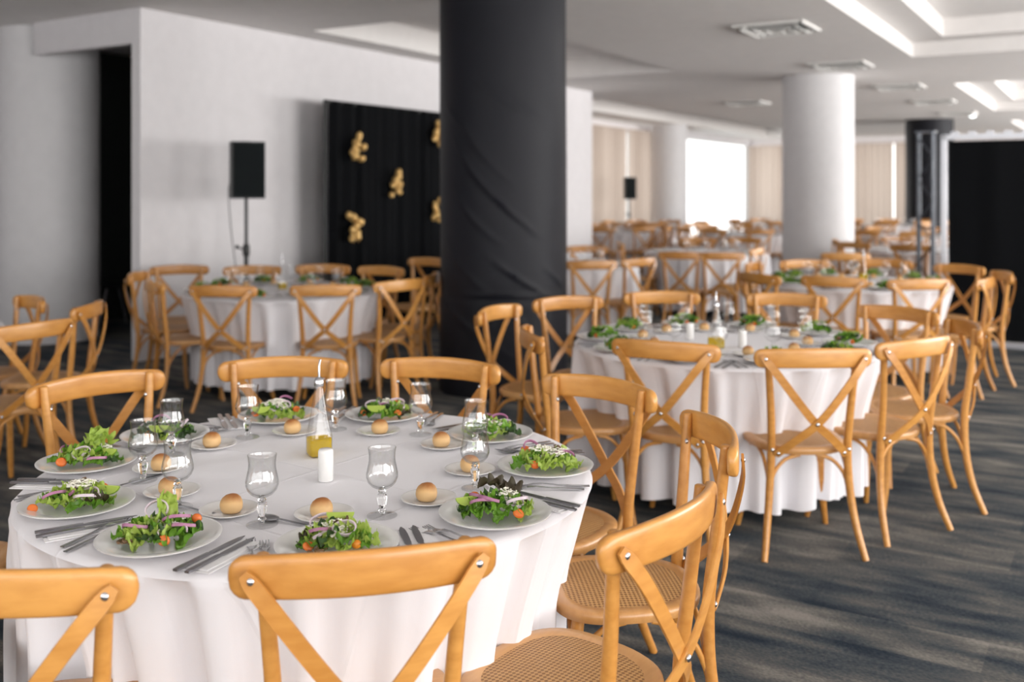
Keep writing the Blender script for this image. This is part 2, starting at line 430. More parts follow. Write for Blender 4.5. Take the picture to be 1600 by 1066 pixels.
COFF = [(7.1, 13.1, -2.15, 3.0, 2), (16.7, 22.8, -2.15, 3.0, 2), (26.3, 31.0, -2.15, 3.0, 2), (7.7, 12.9, -7.1, -5.2, 1), (16.2, 30.5, -9.3, -7.7, 1), (-2.4, 3.5, -2.15, 3.0, 2)]
def ceiling():
    m = MB()
    us = sorted({-5, 34} | {x for c in COFF for x in c[:2]}); ns = sorted({-12, 6} | {x for c in COFF for x in c[2:4]})
    for i in range(len(us) - 1):
        for j in range(len(ns) - 1):
            uc, nc = (us[i] + us[i + 1]) / 2, (ns[j] + ns[j + 1]) / 2
            if any(c[0] < uc < c[1] and c[2] < nc < c[3] for c in COFF): continue
            m.add([un(us[i], ns[j], CH), un(us[i], ns[j + 1], CH), un(us[i + 1], ns[j + 1], CH), un(us[i + 1], ns[j], CH)], [(3, 2, 1, 0)])
    def ring(u0, u1, n0, n1, z): return [un(u0, n0, z), un(u1, n0, z), un(u1, n1, z), un(u0, n1, z)]
    for u0, u1, n0, n1, st in COFF:
        rs = [ring(u0, u1, n0, n1, CH), ring(u0, u1, n0, n1, CH + .17 if st == 2 else CH + .28)]
        if st == 2:
            rs += [ring(u0 + .4, u1 - .4, n0 + .4, n1 - .4, CH + .17), ring(u0 + .4, u1 - .4, n0 + .4, n1 - .4, CH + .38)]
        vs = [p for r in rs for p in r]; fs = []
        for k in range(len(rs) - 1):
            for i in range(4):
                j = (i + 1) % 4; fs.append((k * 4 + i, k * 4 + j, k * 4 + 4 + j, k * 4 + 4 + i))
        q = (len(rs) - 1) * 4; fs.append((q, q + 1, q + 2, q + 3)); m.add(vs, fs)
    m.add([un(-5, -12, CH + .6), un(-5, 6, CH + .6), un(34, 6, CH + .6), un(34, -12, CH + .6)], [(0, 1, 2, 3)])
    return structure(m.obj('ceiling', M_CEIL, smooth=False))
ceiling()

ROTU = Matrix.Rotation(ROOM_ANG, 3, 'Z')          # local x = along u, local y = -n
def ubox(m, u0, u1, n0, n1, z0, z1, mi=0):
    m.box(un((u0 + u1) / 2, (n0 + n1) / 2, (z0 + z1) / 2), (u1 - u0, abs(n1 - n0), z1 - z0), ROTU, mi); return m
structure(ubox(MB(), 5.91, 14.84, -7.65, -7.53, 0, CH).obj('wall_white', M_WALL, smooth=False))
structure(ubox(MB(), 5.91, 5.99, -9.13, -7.65, 2.885, CH).obj('trim_1', M_WALL, smooth=False))       # lintel over the recess
structure(ubox(MB(), -4.2, 6.55, -10.6, -10.4, 0, CH).obj('wall_left', M_WALL, smooth=False))
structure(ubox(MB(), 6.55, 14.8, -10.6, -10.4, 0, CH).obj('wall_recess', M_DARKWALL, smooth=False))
structure(ubox(MB(), 14.84, 14.96, -10.6, -7.53, 0, CH).obj('wall_inner', M_WALL, smooth=False))
m = MB(); ubox(m, 14.96, 19.2, -10.6, -10.4, 0, CH); ubox(m, 19.2, 32.3, -10.6, -10.4, 3.05, CH); ubox(m, 19.2, 32.3, -10.6, -10.4, 0, .12)
structure(m.obj('wall_window_side', M_WALL, smooth=False))
m = MB(); ubox(m, 32.3, 32.5, -10.6, 5.4, 3.0, CH); ubox(m, 32.3, 32.5, -10.6, 5.4, 0, .12); ubox(m, 32.3, 32.5, -10.6, -10.3, 0, CH); ubox(m, 32.3, 32.5, 2.0, 5.4, 0, CH)
structure(m.obj('wall_far', M_WALL, smooth=False))
m = MB(); ubox(m, -4.2, -4.0, -10.6, 5.4, 3.05, CH); ubox(m, -4.2, -4.0, -10.6, 5.4, 0, .55); ubox(m, -4.2, -4.0, -10.6, -6.6, .55, 3.05); ubox(m, -4.2, -4.0, 4.1, 5.4, .55, 3.05)
structure(m.obj('wall_back', M_WALL, smooth=False))
# right wall, with its rows of windows (out of view, it lets the daylight in)
m = MB(); ubox(m, -4.2, 32.5, 5.2, 5.4, 3.05, CH); ubox(m, -4.2, 32.5, 5.2, 5.4, 0, .45)
for u0, u1 in ((-4.2, -3.7), (4.1, 5.5), (14.1, 16.9), (30.1, 32.5)): ubox(m, u0, u1, 5.2, 5.4, .45, 3.05)
structure(m.obj('wall_right', M_WALL, smooth=False))
def window(name, a0, a1, cross, along_u=True, z0=.12, z1=3.05, step=1.9):
    f = MB(); g = MB()
    def bx(mm, p0, p1, q0, q1, zz0, zz1):
        if along_u: ubox(mm, p0, p1, q0, q1, zz0, zz1)
        else: ubox(mm, q0, q1, p0, p1, zz0, zz1)
    s = 0.05
    for zz in (z0, z1 - s): bx(f, a0, a1, cross - .04, cross + .04, zz, zz + s)
    k = max(1, round((a1 - a0) / step))
    for i in range(k + 1):
        x = a0 + (a1 - a0 - s) * i / k; bx(f, x, x + s, cross - .04, cross + .04, z0, z1)
    fo = structure(f.obj(name, M_FRAME, smooth=False))
    bx(g, a0 + s, a1 - s, cross - .004, cross + .004, z0 + s, z1 - s)
    g.obj('pane', M_PANE, fo, smooth=False)
window('window_1', 19.2, 26.6, -10.5)
window('window_2', 26.6, 32.3, -10.5, step=5.7)
window('window_3', -10.3, 2.0, 32.4, along_u=False)
window('window_4', -3.7, 4.1, 5.3, z0=.45); window('window_5', 5.5, 14.1, 5.3, z0=.45); window('window_6', 16.9, 30.1, 5.3, z0=.45); window('window_7', -6.6, 4.1, -4.1, along_u=False, z0=.55)

# columns
def column(name, x, y, r, m, n=64):
    return structure(MB().lathe([(r, 0), (r, CH)], n, False, False).obj(name, m, loc=(x, y, 0)))
column('column', 4.47, 14.5, .505, M_COLW); column('column', 4.0, 25.3, .46, M_COLW); column('column', -4.85, 10.4, .49, M_COLW)
column('column', -.07, 7.75, .47, M_COLW); column('column', 9.8, 23.3, .50, M_COLW)
def drape(x, y, r, wr, label, nseg=160, nz=150):
    m = MB(); nv = []
    for j in range(nz + 1):
        z = .01 + (CH - .012) * j / nz
        for k in range(nseg):
            a = 2 * PI * k / nseg; rr = r
            phi = a + PI / 2; phi = (phi + PI) % (2 * PI) - PI       # 0 towards the camera, + to the right
            s = r * phi
            for s0, z0, s1, z1, amp, w, bow in wr:
                dx, dz = s1 - s0, z1 - z0; L2 = dx * dx + dz * dz
                t = ((s - s0) * dx + (z - z0) * dz) / L2
                if -.15 < t < 1.15:
                    dist = ((s - s0) * dz - (z - z0) * dx) / math.sqrt(L2) - bow * 4 * t * (1 - t)
                    rr += 1.7 * amp * math.exp(-(dist / w) ** 2) * max(0, math.sin(PI * min(1, max(0, (t + .15) / 1.3))))
            rr += .004 * math.sin(3 * a + z * 1.3) + .0015 * math.sin(7 * a + 2.2 * z)
            if z < .72: rr += .006
            nv.append((rr * math.cos(a), rr * math.sin(a), z))
    fs = [(j * nseg + k, j * nseg + (k + 1) % nseg, (j + 1) * nseg + (k + 1) % nseg, (j + 1) * nseg + k) for j in range(nz) for k in range(nseg)]
    m.add(nv, fs); o = m.obj('column_drape', M_BLACK, loc=(x, y, 0)); tag(o, label, 'drape'); return o
Z = lambda py: 1.55 - (py - 297) * 7.27 / 1550
Sx = lambda px: .495 * math.asin(max(-1, min(1, (px - 786) / 101.0)))
WR = [(Sx(728), Z(195), Sx(800), Z(285), .010, .010, .03), (Sx(718), Z(228), Sx(834), Z(362), .016, .011, .04), (Sx(715), Z(298), Sx(782), Z(378), .012, .010, .03),
      (Sx(770), Z(405), Sx(852), Z(462), .015, .010, .02), (Sx(700), Z(380), Sx(770), Z(462), .007, .012, .02), (Sx(850), Z(420), Sx(880), Z(455), .010, .010, .0),
      (Sx(700), Z(160), Sx(760), Z(225), .006, .014, .02), (Sx(690), Z(470), Sx(800), Z(560), .008, .014, -.02), (Sx(720), Z(461), Sx(876), Z(466), .009, .012, .0),
      (Sx(740), Z(120), Sx(850), Z(190), .005, .02, .02), (Sx(800), Z(480), Sx(870), Z(580), .008, .016, .03)]
drape(-.07, 7.75, .493, WR, 'black wrinkled fabric wrapped round the column at centre')
drape(9.8, 23.3, .53, [], 'black fabric wrapped round the far column behind the truss', 48, 12)

# curtains
def curtain(a0, a1, cross, along_u, z1, label, pleat=.16, amp=.05):
    m = MB(); n = int((a1 - a0) / pleat * 8); vs = []
    for i in range(n + 1):
        a = a0 + (a1 - a0) * i / n
        q = cross + amp * math.sin(2 * PI * a / pleat + 1.3 * math.sin(a * 2.1)) * (0.7 + .3 * math.sin(a * 5.3))
        p = (lambda z: un(a, q, z)) if along_u else (lambda z: un(q, a, z))
        vs += [p(.02), p(z1)]
    m.add(vs, [(2 * i, 2 * i + 2, 2 * i + 3, 2 * i + 1) for i in range(n)])
    o = m.obj('curtain', M_CURTAIN); tag(o, label, 'curtain'); return o
curtain(19.0, 21.15, -10.2, True, 3.05, 'beige pleated curtain at the left, next to the white wall end')
curtain(21.15, 22.2, -10.22, True, 3.05, 'narrow beige pleated curtain left of the far small speaker')
curtain(22.23, 25.9, -10.2, True, 3.05, 'beige pleated curtain between far small speaker and slim white column')
curtain(-10.38, -5.83, 32.05, False, 3.0, 'sunlit beige curtain between bright window and white column', pleat=.2)
curtain(-5.8, -4.38, 32.05, False, 3.0, 'sunlit beige curtain just right of the big white column', pleat=.2)
curtain(-4.3, 2.0, 32.05, False, 3.0, 'sunlit beige curtain running behind the far black column', pleat=.2)

# ceiling diffusers
def diffuser(u, n, label, s=.36):
    o = empty('ceiling_diffuser', un(u, n, CH), ROOM_ANG)
    f = MB(); t = .035
    for sx, sy, dx, dy in ((0, 1, s * 2, t), (0, -1, s * 2, t), (1, 0, t, s * 2), (-1, 0, t, s * 2)):
        f.box((sx * (s - t / 2), sy * (s - t / 2), -.012), (dx, dy, .024))
    f.obj('frame', M_DIFF, o, False)
    MB().box((0, 0, -.004), (s * 1.9, s * 1.9, .004)).obj('backing', M_DIFFD, o, False)
    for k in range(4):
        r = Matrix.Rotation(k * PI / 2, 3, 'Z')
        for q in (.27, .17, .07):
            b = MB(); w = q
            vs = [r @ Vector(p) for p in ((-w, q - .045, -.008), (w, q - .045, -.008), (w + .035, q, -.05), (-w - .035, q, -.05))]
            vs += [v + Vector((0, 0, .004)) for v in vs]
            b.add(vs, [(0, 1, 2, 3), (7, 6, 5, 4), (0, 4, 5, 1), (1, 5, 6, 2), (2, 6, 7, 3), (3, 7, 4, 0)])
            b.obj('blade', M_DIFF, o, False)
    tag(o, label, 'vent', 'square air diffusers in the ceiling')
for u, n, l in ((10.0, -2.95, 'square ceiling air diffuser nearest the camera, above the right tables'), (13.4, -3.1, 'second square ceiling diffuser, just right above the white column'),
                (16.65, -2.95, 'third square ceiling diffuser of the row going back'), (19.8, -2.9, 'fourth square ceiling diffuser, above left of the far black column'),
                (18.3, -5.95, 'square ceiling diffuser left of the white column top'), (23.1, -2.9, 'farthest square ceiling diffuser above the black panel')):
    diffuser(u, n, l)
sp = empty('spotlight', (9.75, 21.0, CH)); m = MB(); m.lathe([(.07, -.005), (.075, -.07), (.06, -.09)], 16); m.obj('can', M_DIFF, sp)
ml, nt, bb = mat('lit_lamp'); bb.inputs['Emission Color'].default_value = (.9, 1, 1, 1); bb.inputs['Emission Strength'].default_value = 6
MB().lathe([(.055, -.091), (.05, -.098)], 16).obj('bulb', ml, sp); tag(sp, 'small lit ceiling spotlight above the black panel', 'lamp')

# ------------------------------------------------------------------ the cross-back chair
def superring(hx, hy, n=14, e=3.0):
    out = []
    for k in range(n):
        a = 2 * PI * k / n; c_, s_ = math.cos(a), math.sin(a)
        out.append((hx * math.copysign(abs(c_) ** (2 / e), c_), hy * math.copysign(abs(s_) ** (2 / e), s_)))
    return out
RAILY = -.305
def rail_mesh():
    pts = []; secs = []; n = 40; hw = .248
    for i in range(n + 1):
        t = -1 + 2 * i / n
        t = math.copysign(1 - (1 - abs(t)) ** 1.35, t) if abs(t) > .0 else 0
        x = hw * t
        y = RAILY + .062 * t * t + .012
        z = .848 + .004 * (1 - t * t) - .006 * t * t
        e = 1 - abs(t); k = 1.0 if e > .13 else math.sqrt(max(0.0, 1 - (1 - e / .13) ** 2)) * .85 + .15
        hh = (.039 + .003 * (1 - t * t)) * k; th = (.0115 + .0045 * math.exp(-((abs(t) - .93) / .1) ** 2)) * (k ** .5)
        pts.append((x, y, z)); secs.append(superring(hh, th, 20, 3.8))
    return MB().sweep(pts, secs, (0, 0, 1)).mesh('top_rail', M_WOOD)
def strap_mesh(sgn, off):
    P = [(-.222 * sgn, -.268 - off * .4, .858), (-.165 * sgn, -.286 - off, .785), (-.075 * sgn, -.292 - off, .665), (0, -.283 - off, .575), (.075 * sgn, -.257 - off, .508), (.135 * sgn, -.222 - off * .5, .448), (.150 * sgn, -.212, .428)]
    pts = smooth_path(P, 4); hw, ht = .0165, .0035; n = len(pts)
    def sec(i):
        w = hw * (.55 if i in (0, n - 1) else (.88 if i in (1, n - 2) else 1)); t = ht
        return [(-w, -t), (w, -t), (w + .001, 0), (w, t), (-w, t), (-w - .001, 0)]
    secs = [sec(i) for i in range(n)]
    # the strap's broad side looks backward: width lies across the strap within the plane of the back
    def wd(i):
        t = (pts[min(i + 1, n - 1)] - pts[max(i - 1, 0)]).normalized()
        x = pts[i].x; nb = Vector((x * .55, -1, -.12)).normalized(); return nb.cross(t)
    return MB().sweep(pts, secs, wd).mesh('cross_strap', M_WOOD)
def leg_mesh(sx, front):
    if front: P = [(.155, .150, .435), (.172, .165, .33), (.180, .172, .22), (.190, .182, .10), (.206, .198, 0.0)]; r = [.0165, .0175, .0165, .0150, .0125]
    else: P = [(.190, -.234, .878), (.186, -.230, .82), (.170, -.212, .62), (.163, -.195, .45), (.172, -.198, .28), (.190, -.225, .13), (.214, -.272, 0.0)]; r = [.0135, .0150, .0165, .0175, .0170, .0155, .0130]
    P = [(sx * x, y, z) for x, y, z in P]
    pts = smooth_path(P, 5)
    rs = []
    for i in range(len(pts)):
        q = i / (len(pts) - 1) * (len(r) - 1); j = min(int(q), len(r) - 2); rs.append(r[j] + (r[j + 1] - r[j]) * (q - j))
    pts = [pts[0] + (pts[0] - pts[1]).normalized() * .003] + pts; rs = [rs[0] * .7] + rs
    return MB().tube(pts, rs, 12).mesh('leg', M_WOOD)
def outline(s, off=0.0, n=56):
    out = []
    for k in range(n):
        a = 2 * PI * k / n; c_, s_ = math.cos(a), math.sin(a); e = 2.9 if s_ > 0 else 2.5
        x = math.copysign(abs(c_) ** (2 / e), c_); y = math.copysign(abs(s_) ** (2 / e), s_)
        hx = .208 + .016 * y; hy = .212
        out.append((x * (hx - off) * s, y * (hy - off) * s + .005))
    return out
def seat_meshes():
    m = MB(); n = 56; rings = [(.042, .4545), (.030, .4575), (.008, .4575), (.001, .452), (0, .440), (.003, .427), (.010, .424), (.045, .424), (.045, .4545)]
    vs = []
    for off, z in rings:
        vs += [(x, y, z) for x, y in outline(1, off, n)]
    fs = []
    for i in range(len(rings) - 1):
        for k in range(n):
            k2 = (k + 1) % n; fs.append((i * n + k2, i * n + k, (i + 1) * n + k, (i + 1) * n + k2))
    m.add(vs, fs); a = m.mesh('seat_frame', M_SEATWOOD)
    m = MB(); vs = []; K = 7
    for j in range(K):
        s = 1 - j / K
        vs += [(x * s, y * s, .4545 + .009 * (1 - s ** 2.5)) for x, y in outline(1, .041, n)]
    vs.append((0, .005, .4635)); fs = []
    for j in range(K - 1):
        for k in range(n):
            k2 = (k + 1) % n; fs.append((j * n + k, j * n + k2, (j + 1) * n + k2, (j + 1) * n + k))
    for k in range(n): fs.append(((K - 1) * n + k, (K - 1) * n + (k + 1) % n, K * n))
    m.add(vs, fs); b = m.mesh('cane_panel', M_CANE)
    return a, b
def chair_proto():
    o = empty('dining_chair'); kids = []
    def add(name, me):
        c = bpy.data.objects.new(name, me); COL.objects.link(c); c.parent = o; kids.append((c, [])); return kids[-1]
    sf, cp = seat_meshes(); add('seat_frame', sf); add('cane_panel', cp); add('top_rail', rail_mesh())
    s1 = add('cross_strap', strap_mesh(1, .002)); s2 = add('cross_strap', strap_mesh(-1, .010))
    l1 = add('leg', leg_mesh(-1, False)); add('leg', leg_mesh(-1, True)); l2 = add('leg', leg_mesh(1, False)); add('leg', leg_mesh(1, True))
    # bent arches under the seat
    A = []
    for sx in (-1, 1):
        A.append([(sx * .168, -.190, .27), (sx * .150, -.186, .345), (sx * .100, -.180, .402), (sx * .035, -.176, .420)])
        A.append([(sx * .170, -.192, .27), (sx * .172, -.160, .345), (sx * .174, -.105, .402), (sx * .176, -.04, .420)])
        A.append([(sx * .176, .165, .27), (sx * .176, .140, .345), (sx * .176, .09, .402), (sx * .176, .03, .420)])
        A.append([(sx * .172, .166, .27), (sx * .150, .166, .345), (sx * .100, .166, .402), (sx * .035, .166, .420)])
    for P in A: add('brace', MB().tube(smooth_path(P, 3), [.0085, .0085], 8).mesh('brace', M_WOOD))
    bl = MB().ball((0, 0, 0), (.0085, .0055, .0085), 12, 8).mesh('bolt', M_BOLT)
    for host, p in ((s1, (-.208, -.2745, .845)), (s2, (.208, -.2800, .845)), (s2, (0, -.300, .577)), (s2, (-.140, -.224, .440)), (s1, (.140, -.220, .440)), (l1, (-.171, -.226, .80)), (l2, (.171, -.226, .80)), (l1, (-.163, -.2135, .452)), (l2, (.163, -.2135, .452))):
        c = bpy.data.objects.new('bolt', bl); COL.objects.link(c); c.parent = host[0]; c.location = p; host[1].append(c)
    return o, kids
CH_O, CH_K = chair_proto(); first_chair = [True]
CHAIRS = {}
HOURS = ['twelve', 'one', 'two', 'three', 'four', 'five', 'six', 'seven', 'eight', 'nine', 'ten', 'eleven']
def clock(dx, dy):
    """hour as seen by the camera: 6 is nearest"""
    return (math.degrees(math.atan2(dx, dy)) % 360) / 30
USED = {}
def clock_phrase(key, dx, dy):
    h = clock(dx, dy); s = USED.setdefault(key, set())
    cands = sorted([k / 2 for k in range(24)], key=lambda q: (abs((h - q + 6) % 12 - 6) + (0 if q == int(q) else .2)))
    for q in cands:
        if q not in s:
            s.add(q); return (HOURS[int(q) % 12] + " o'clock") if q == int(q) else ('half past ' + HOURS[int(q) % 12])
def place_chair(rail, face, label, group):
    f = Vector((face[0], face[1], 0)).normalized()
    p = Vector((rail[0], rail[1], 0)) + f * .31
    rz = math.atan2(f.y, f.x) - PI / 2
    if first_chair[0]: o = CH_O; first_chair[0] = False
    else: o = copy_tree(CH_O, CH_K)
    o.location = p; o.rotation_euler = (0, 0, rz)
    tag(o, label, 'chair', group); return (p, f)

# ------------------------------------------------------------------ tables and their cloths
TR, TZ = .765, .762
def cloth(cx, cy, chairs, label, seed, nseg=320, hem=.10, crease=False):
    rr = np.random.RandomState(seed); th = np.arange(nseg) * 2 * PI / nseg
    lim = np.full(nseg, 9.0)
    for p, f in chairs:
        right = Vector((f.y, -f.x, 0))
        for k in range(nseg):
            dx, dy = math.cos(th[k]), math.sin(th[k])
            r = .30
            while r < .98:
                q = Vector((cx + dx * r - p.x, cy + dy * r - p.y, 0)); lx = q.dot(right); ly = q.dot(f)
                if abs(lx) < .245 and -.25 < ly < .245: break
                r += .01
            if r < .98: lim[k] = min(lim[k], r - .02)
    w = max(2, nseg // 130); l2 = lim.copy()
    for s in range(-w, w + 1): l2 = np.minimum(l2, np.roll(lim, s))
    l2 = np.minimum(l2, .99)
    ker = np.ones(w * 2 + 1) / (w * 2 + 1); l3 = l2.copy()
    for _ in range(2): l3 = np.convolve(np.concatenate([l3[-w:], l3, l3[:w]]), ker, 'valid')
    lim = np.minimum(l3, l2 + .02)
    lim = np.maximum(lim, .705)
    fold = np.zeros(nseg)
    base = 21 + rr.randint(0, 5)
    for k, a in ((base, 1.0), (base + 6, .55), (base * 2 + 1, .45), (7, .5), (3, .35)):
        fold += a * np.sin(k * th + rr.rand() * 6.28 + .8 * np.sin(2 * th + rr.rand() * 6))
    fold = np.tanh(fold * 1.1)
    vs = []; rows = []
    # top: rings from the centre out
    TOPR = [.0, .08, .2, .34, .48, .6, .70, .745]
    for r in TOPR[1:]: rows.append((np.full(nseg, r), TZ, 0))
    rows.append((np.full(nseg, TR - .004), TZ - .002, 0)); rows.append((np.full(nseg, TR + .006), TZ - .012, 0))
    zs = [.735, .70, .66, .62, .58, .54, .50, .46, .42, .37, .32, .27, .22, .17, .135, hem]
    for z in zs:
        t = (TZ - z) / (TZ - hem)
        r = TR + .008 + .012 * t + fold * (.004 + .052 * t ** .5)
        k = min(1, max(0, (.745 - z) / (.745 - .475))); lz = lim + (1 - k) * (TR + .012 - np.minimum(lim, TR + .012))
        soft = np.minimum(r, lz - (1 - fold) * (.003 + .044 * t ** .5))
        rows.append((soft, z, t))
    V = [(0, 0, TZ)]
    for r, z, t in rows:
        zz = z + ((.012 * np.sin(5 * th + seed) + .008 * np.sin(11 * th)) if z <= .14 else 0 * th)
        V += list(zip((r * np.cos(th)).tolist(), (r * np.sin(th)).tolist(), (zz if hasattr(zz, 'tolist') else np.full(nseg, z)).tolist()))
    F = [(0, 1 + k, 1 + (k + 1) % nseg) for k in range(nseg)]
    for j in range(len(rows) - 1):
        a0 = 1 + j * nseg
        F += [(a0 + k, a0 + nseg + k, a0 + nseg + (k + 1) % nseg, a0 + (k + 1) % nseg) for k in range(nseg)]
    m = MB(); m.add(V, F)
    o = m.obj('tablecloth', M_CLOTH, loc=(cx, cy, 0)); tag(o, label, 'tablecloth', 'white round tablecloths'); return o
def table(cx, cy, label):
    t = empty('round_table', (cx, cy, 0))
    MB().lathe([(TR - .02, TZ - .03), (TR - .012, TZ - .026), (TR - .012, TZ - .008), (TR - .02, TZ - .004)], 48).obj('tabletop', M_TABLE, t)
    for a in range(4):
        x, y = .36 * math.cos(a * PI / 2 + .8), .36 * math.sin(a * PI / 2 + .8)
        MB().tube([(x, y, TZ - .03), (x * 1.05, y * 1.05, 0)], .016, 8).obj('leg', M_POLE, t)
    tag(t, label, 'table', 'round banquet tables'); return t

T = {   # key: centre, words
 1: ((-.547, 2.79), 'nearest table'), 2: ((1.094, 5.125), 'right-hand middle table'), 3: ((-1.79, 7.80), 'table by the white wall'),
 0: ((-3.68, 5.50), 'table cut off at left'), 4: ((2.92, 8.45), 'table before the black panel'), 5: ((.55, 10.5), 'first table right of black column'),
 6: ((2.46, 12.6), 'second table right of black column'), 10: ((5.35, 13.0), 'table right of big white column'),
 7: ((1.82, 18.6), 'far table below the small speaker'), 8: ((4.1, 17.7), 'far table under the bright window'), 9: ((6.75, 16.9), 'far table behind the truss'),
 11: ((5.9, 22.0), 'farthest table left of white column'), 12: ((3.0, 20.9), 'far table near slim white column'), 13: ((8.4, 21.7), 'farthest table by far black column')}
def C_(px, py, face=None, zz=.889): p = at(px, py, zz); return ((p.x, p.y), face)
CHL = {
 1: [C_(577, 868, (-.22, .97)), C_(-35, 900, (.05, 1)), ((-1.68, 2.10), (.84, .54)), ((-2.02, 2.90), (1, -.02)), C_(140, 584, (.727, -.687)), C_(446, 557, (.12, -1)),
     C_(697, 559, (-.3, -.95)), ((.345, 3.50), (-.68, -.73)), ((.620, 2.80), (-1, -.09)), ((.375, 2.055), (-.8, .6))],
 2: [C_(1279, 547, (-.03, 1)), C_(1449, 531, (-.5, .86)), ((2.32, 4.95), (-1, .1)), C_(1411, 479, (-.77, -.64)), C_(1229, 458, (-.3, -.95)), C_(1031, 455, (.02, -1)),
     C_(879, 463, (.45, -.9)), ((-.13, 5.64), (.88, -.47)), ((.035, 4.70), (1, .12)), C_(1031, 535, (.45, .9))],
 3: [C_(342, 447, (.12, 1)), C_(507, 446, (-.08, 1)), C_(634, 438, (-.75, .65)), ((-.58, 7.9), (-1, .1)), C_(603, 416, (-.5, -.86)), C_(508, 413, (-.1, -1)),
     C_(395, 415, (.2, -1)), ((-2.93, 8.73), (.35, -.94)), ((-3.05, 7.92), (1, .05)), ((-2.66, 7.2), (.85, .53))],
 0: [((-2.35, 4.93), (-.88, .47)), C_(64, 463, (-.7, -.7)), ((-2.42, 5.82), (-1, -.08))],
 4: [C_(1300, 433), C_(1443, 437), C_(1553, 434, (-.8, .6)), ((4.03, 8.02), (-1, .15)), ((4.0, 8.78), (-.8, -.5)), C_(1250, 406), C_(1385, 405), ((1.90, 7.85), (.9, .45)), ((2.12, 8.98), (.85, -.5))],
 5: [C_(927, 408), C_(1006, 404, (-.65, .75)), C_(917, 384, (-.1, -1))],
 6: [C_(1062, 394), C_(1128, 395), C_(1192, 388, (-.8, .5)), C_(1090, 371), C_(1165, 371), ((1.3, 12.5), (1, 0))]}
ring_rng = random.Random(3)
for k in (10, 7, 8, 9, 11, 12, 13):
    (cx, cy), _w = T[k]; n = 9; a0 = ring_rng.random() * 6; CHL[k] = []
    for i in range(n):
        a = a0 + 2 * PI * i / n; r = 1.16 + ring_rng.uniform(-.06, .1)
        x, y = cx + r * math.cos(a), cy + r * math.sin(a)
        if any(math.hypot(x - a_, y - b_) < .95 for a_, b_ in ((4.47, 14.5), (4.0, 25.3), (9.8, 23.3), (4.4, 10.5))): continue
        if x * .854 - y * .52 < -9.85 or (x * .854 - y * .52 < -6.9 and x * .52 + y * .854 < 15.5): continue
        CHL[k].append(((x, y), (-math.cos(a) + ring_rng.uniform(-.15, .15), -math.sin(a) + ring_rng.uniform(-.15, .15))))
PLACED = {}
LOOK = {(1, 0): 'honey wooden cross-back chair seen from behind, front centre at the nearest table',
        (1, 1): 'honey wooden cross-back chair in the bottom left corner, its back to us',
        (1, 8): 'wooden cross-back chair seen side on, right of the nearest table',
        (1, 9): 'honey cross-back chair at bottom right of the nearest table, large cane seat'}
def faceword(f):
    if f[1] > .5: return 'back towards us'
    if f[1] < -.5: return 'facing us'
    return 'facing right' if f[0] > 0 else 'facing left'
for k, lst in CHL.items():
    (cx, cy), words = T[k]; PLACED[k] = []
    for i, ((x, y), face) in enumerate(lst):
        if face is None: face = (cx - x, cy - y)
        fl = math.hypot(*face); fw = faceword((face[0] / fl, face[1] / fl))
        ph = clock_phrase(('c', k), x - cx, y - cy)
        lab = LOOK.get((k, i)) or ('cross-back chair %s, %s, %s' % (fw, ph, words))
        PLACED[k].append(place_chair((x, y), face, lab, 'cross-back chairs, ' + words))
place_chair(at(1321, 396, .889).xy, (.3, .95), 'wooden cross-back chair standing apart in front of the big white column', 'stray cross-back chair')
place_chair(at(676, 403, .889).xy, (-.55, -.83), 'wooden cross-back chair standing apart, half hidden behind the black column', 'stray cross-back chair')
for k, ((cx, cy), words) in T.items():
    table(cx, cy, 'round banquet table hidden under white cloth, the ' + words)
    cloth(cx, cy, PLACED[k], 'white floor-length tablecloth on the ' + words, 11 + k, 360 if k in (1, 2) else 200, hem=.10 if k != 1 else .07)

# ------------------------------------------------------------------ tableware
def plate_mesh(name, r, h):
    P = [(.0, .003), (r * .55, .003), (r * .60, .0045), (r * .72, h * .62), (r * .92, h * .93), (r * .975, h), (r, h * .98), (r * .995, h * .85), (r * .93, h * .72), (r * .74, h * .38), (r * .60, 0.0), (0, 0.0)]
    P[0] = (.0005, .0035); P[-1] = (.0005, 0)
    return MB().lathe(P, 56, True, True).mesh(name, M_PORC)
ME_PLATE = plate_mesh('dinner_plate', .135, .021); ME_SIDE = plate_mesh('bread_plate', .071, .014)
def roll_mesh(seed):
    r = random.Random(seed); a1, a2 = r.random() * 6, r.random() * 6
    m = MB(); m.lathe([(.012, 0), (.0215, .002), (.0262, .009), (.0275, .018), (.0262, .027), (.0220, .035), (.0150, .041), (.0070, .0438), (.0008, .0445)], 24, fn=lambda q, z, a: q * (1 + .05 * math.sin(a + a1) + .025 * math.sin(3 * a + a2)))
    return m.mesh('bread_roll', M_ROLL)
ROLLS = [roll_mesh(i) for i in range(4)]
BOWL = [(.006, .066), (.016, .0675), (.026, .073), (.034, .082), (.0385, .094), (.0385, .104), (.0355, .118), (.0325, .132), (.0318, .145), (.0335, .1605), (.0342, .1640), (.0338, .1655), (.0328, .1640), (.0322, .160), (.0304, .145), (.0311, .132), (.0341, .118), (.037, .104), (.0369, .094), (.0322, .0835), (.0245, .0755), (.016, .0712), (.001, .0705)]
BOWL1 = BOWL[:12]
STEM = [(.0055, .005), (.0065, .010), (.0105, .014), (.0065, .019), (.0095, .026), (.0125, .044), (.0118, .050), (.0070, .0545), (.0105, .059), (.0065, .064), (.0075, .068)]
FOOT = [(.0365, 0), (.0368, .0015), (.034, .003), (.018, .0045), (.0055, .008)]
ME_BOWL = MB().lathe(BOWL, 32, False, True).mesh('bowl', M_GLASS); ME_STEM = MB().lathe(STEM, 8).mesh('stem', M_STEM, smooth=False); ME_FOOT = MB().lathe(FOOT, 32).mesh('foot', M_FOOTGLASS)
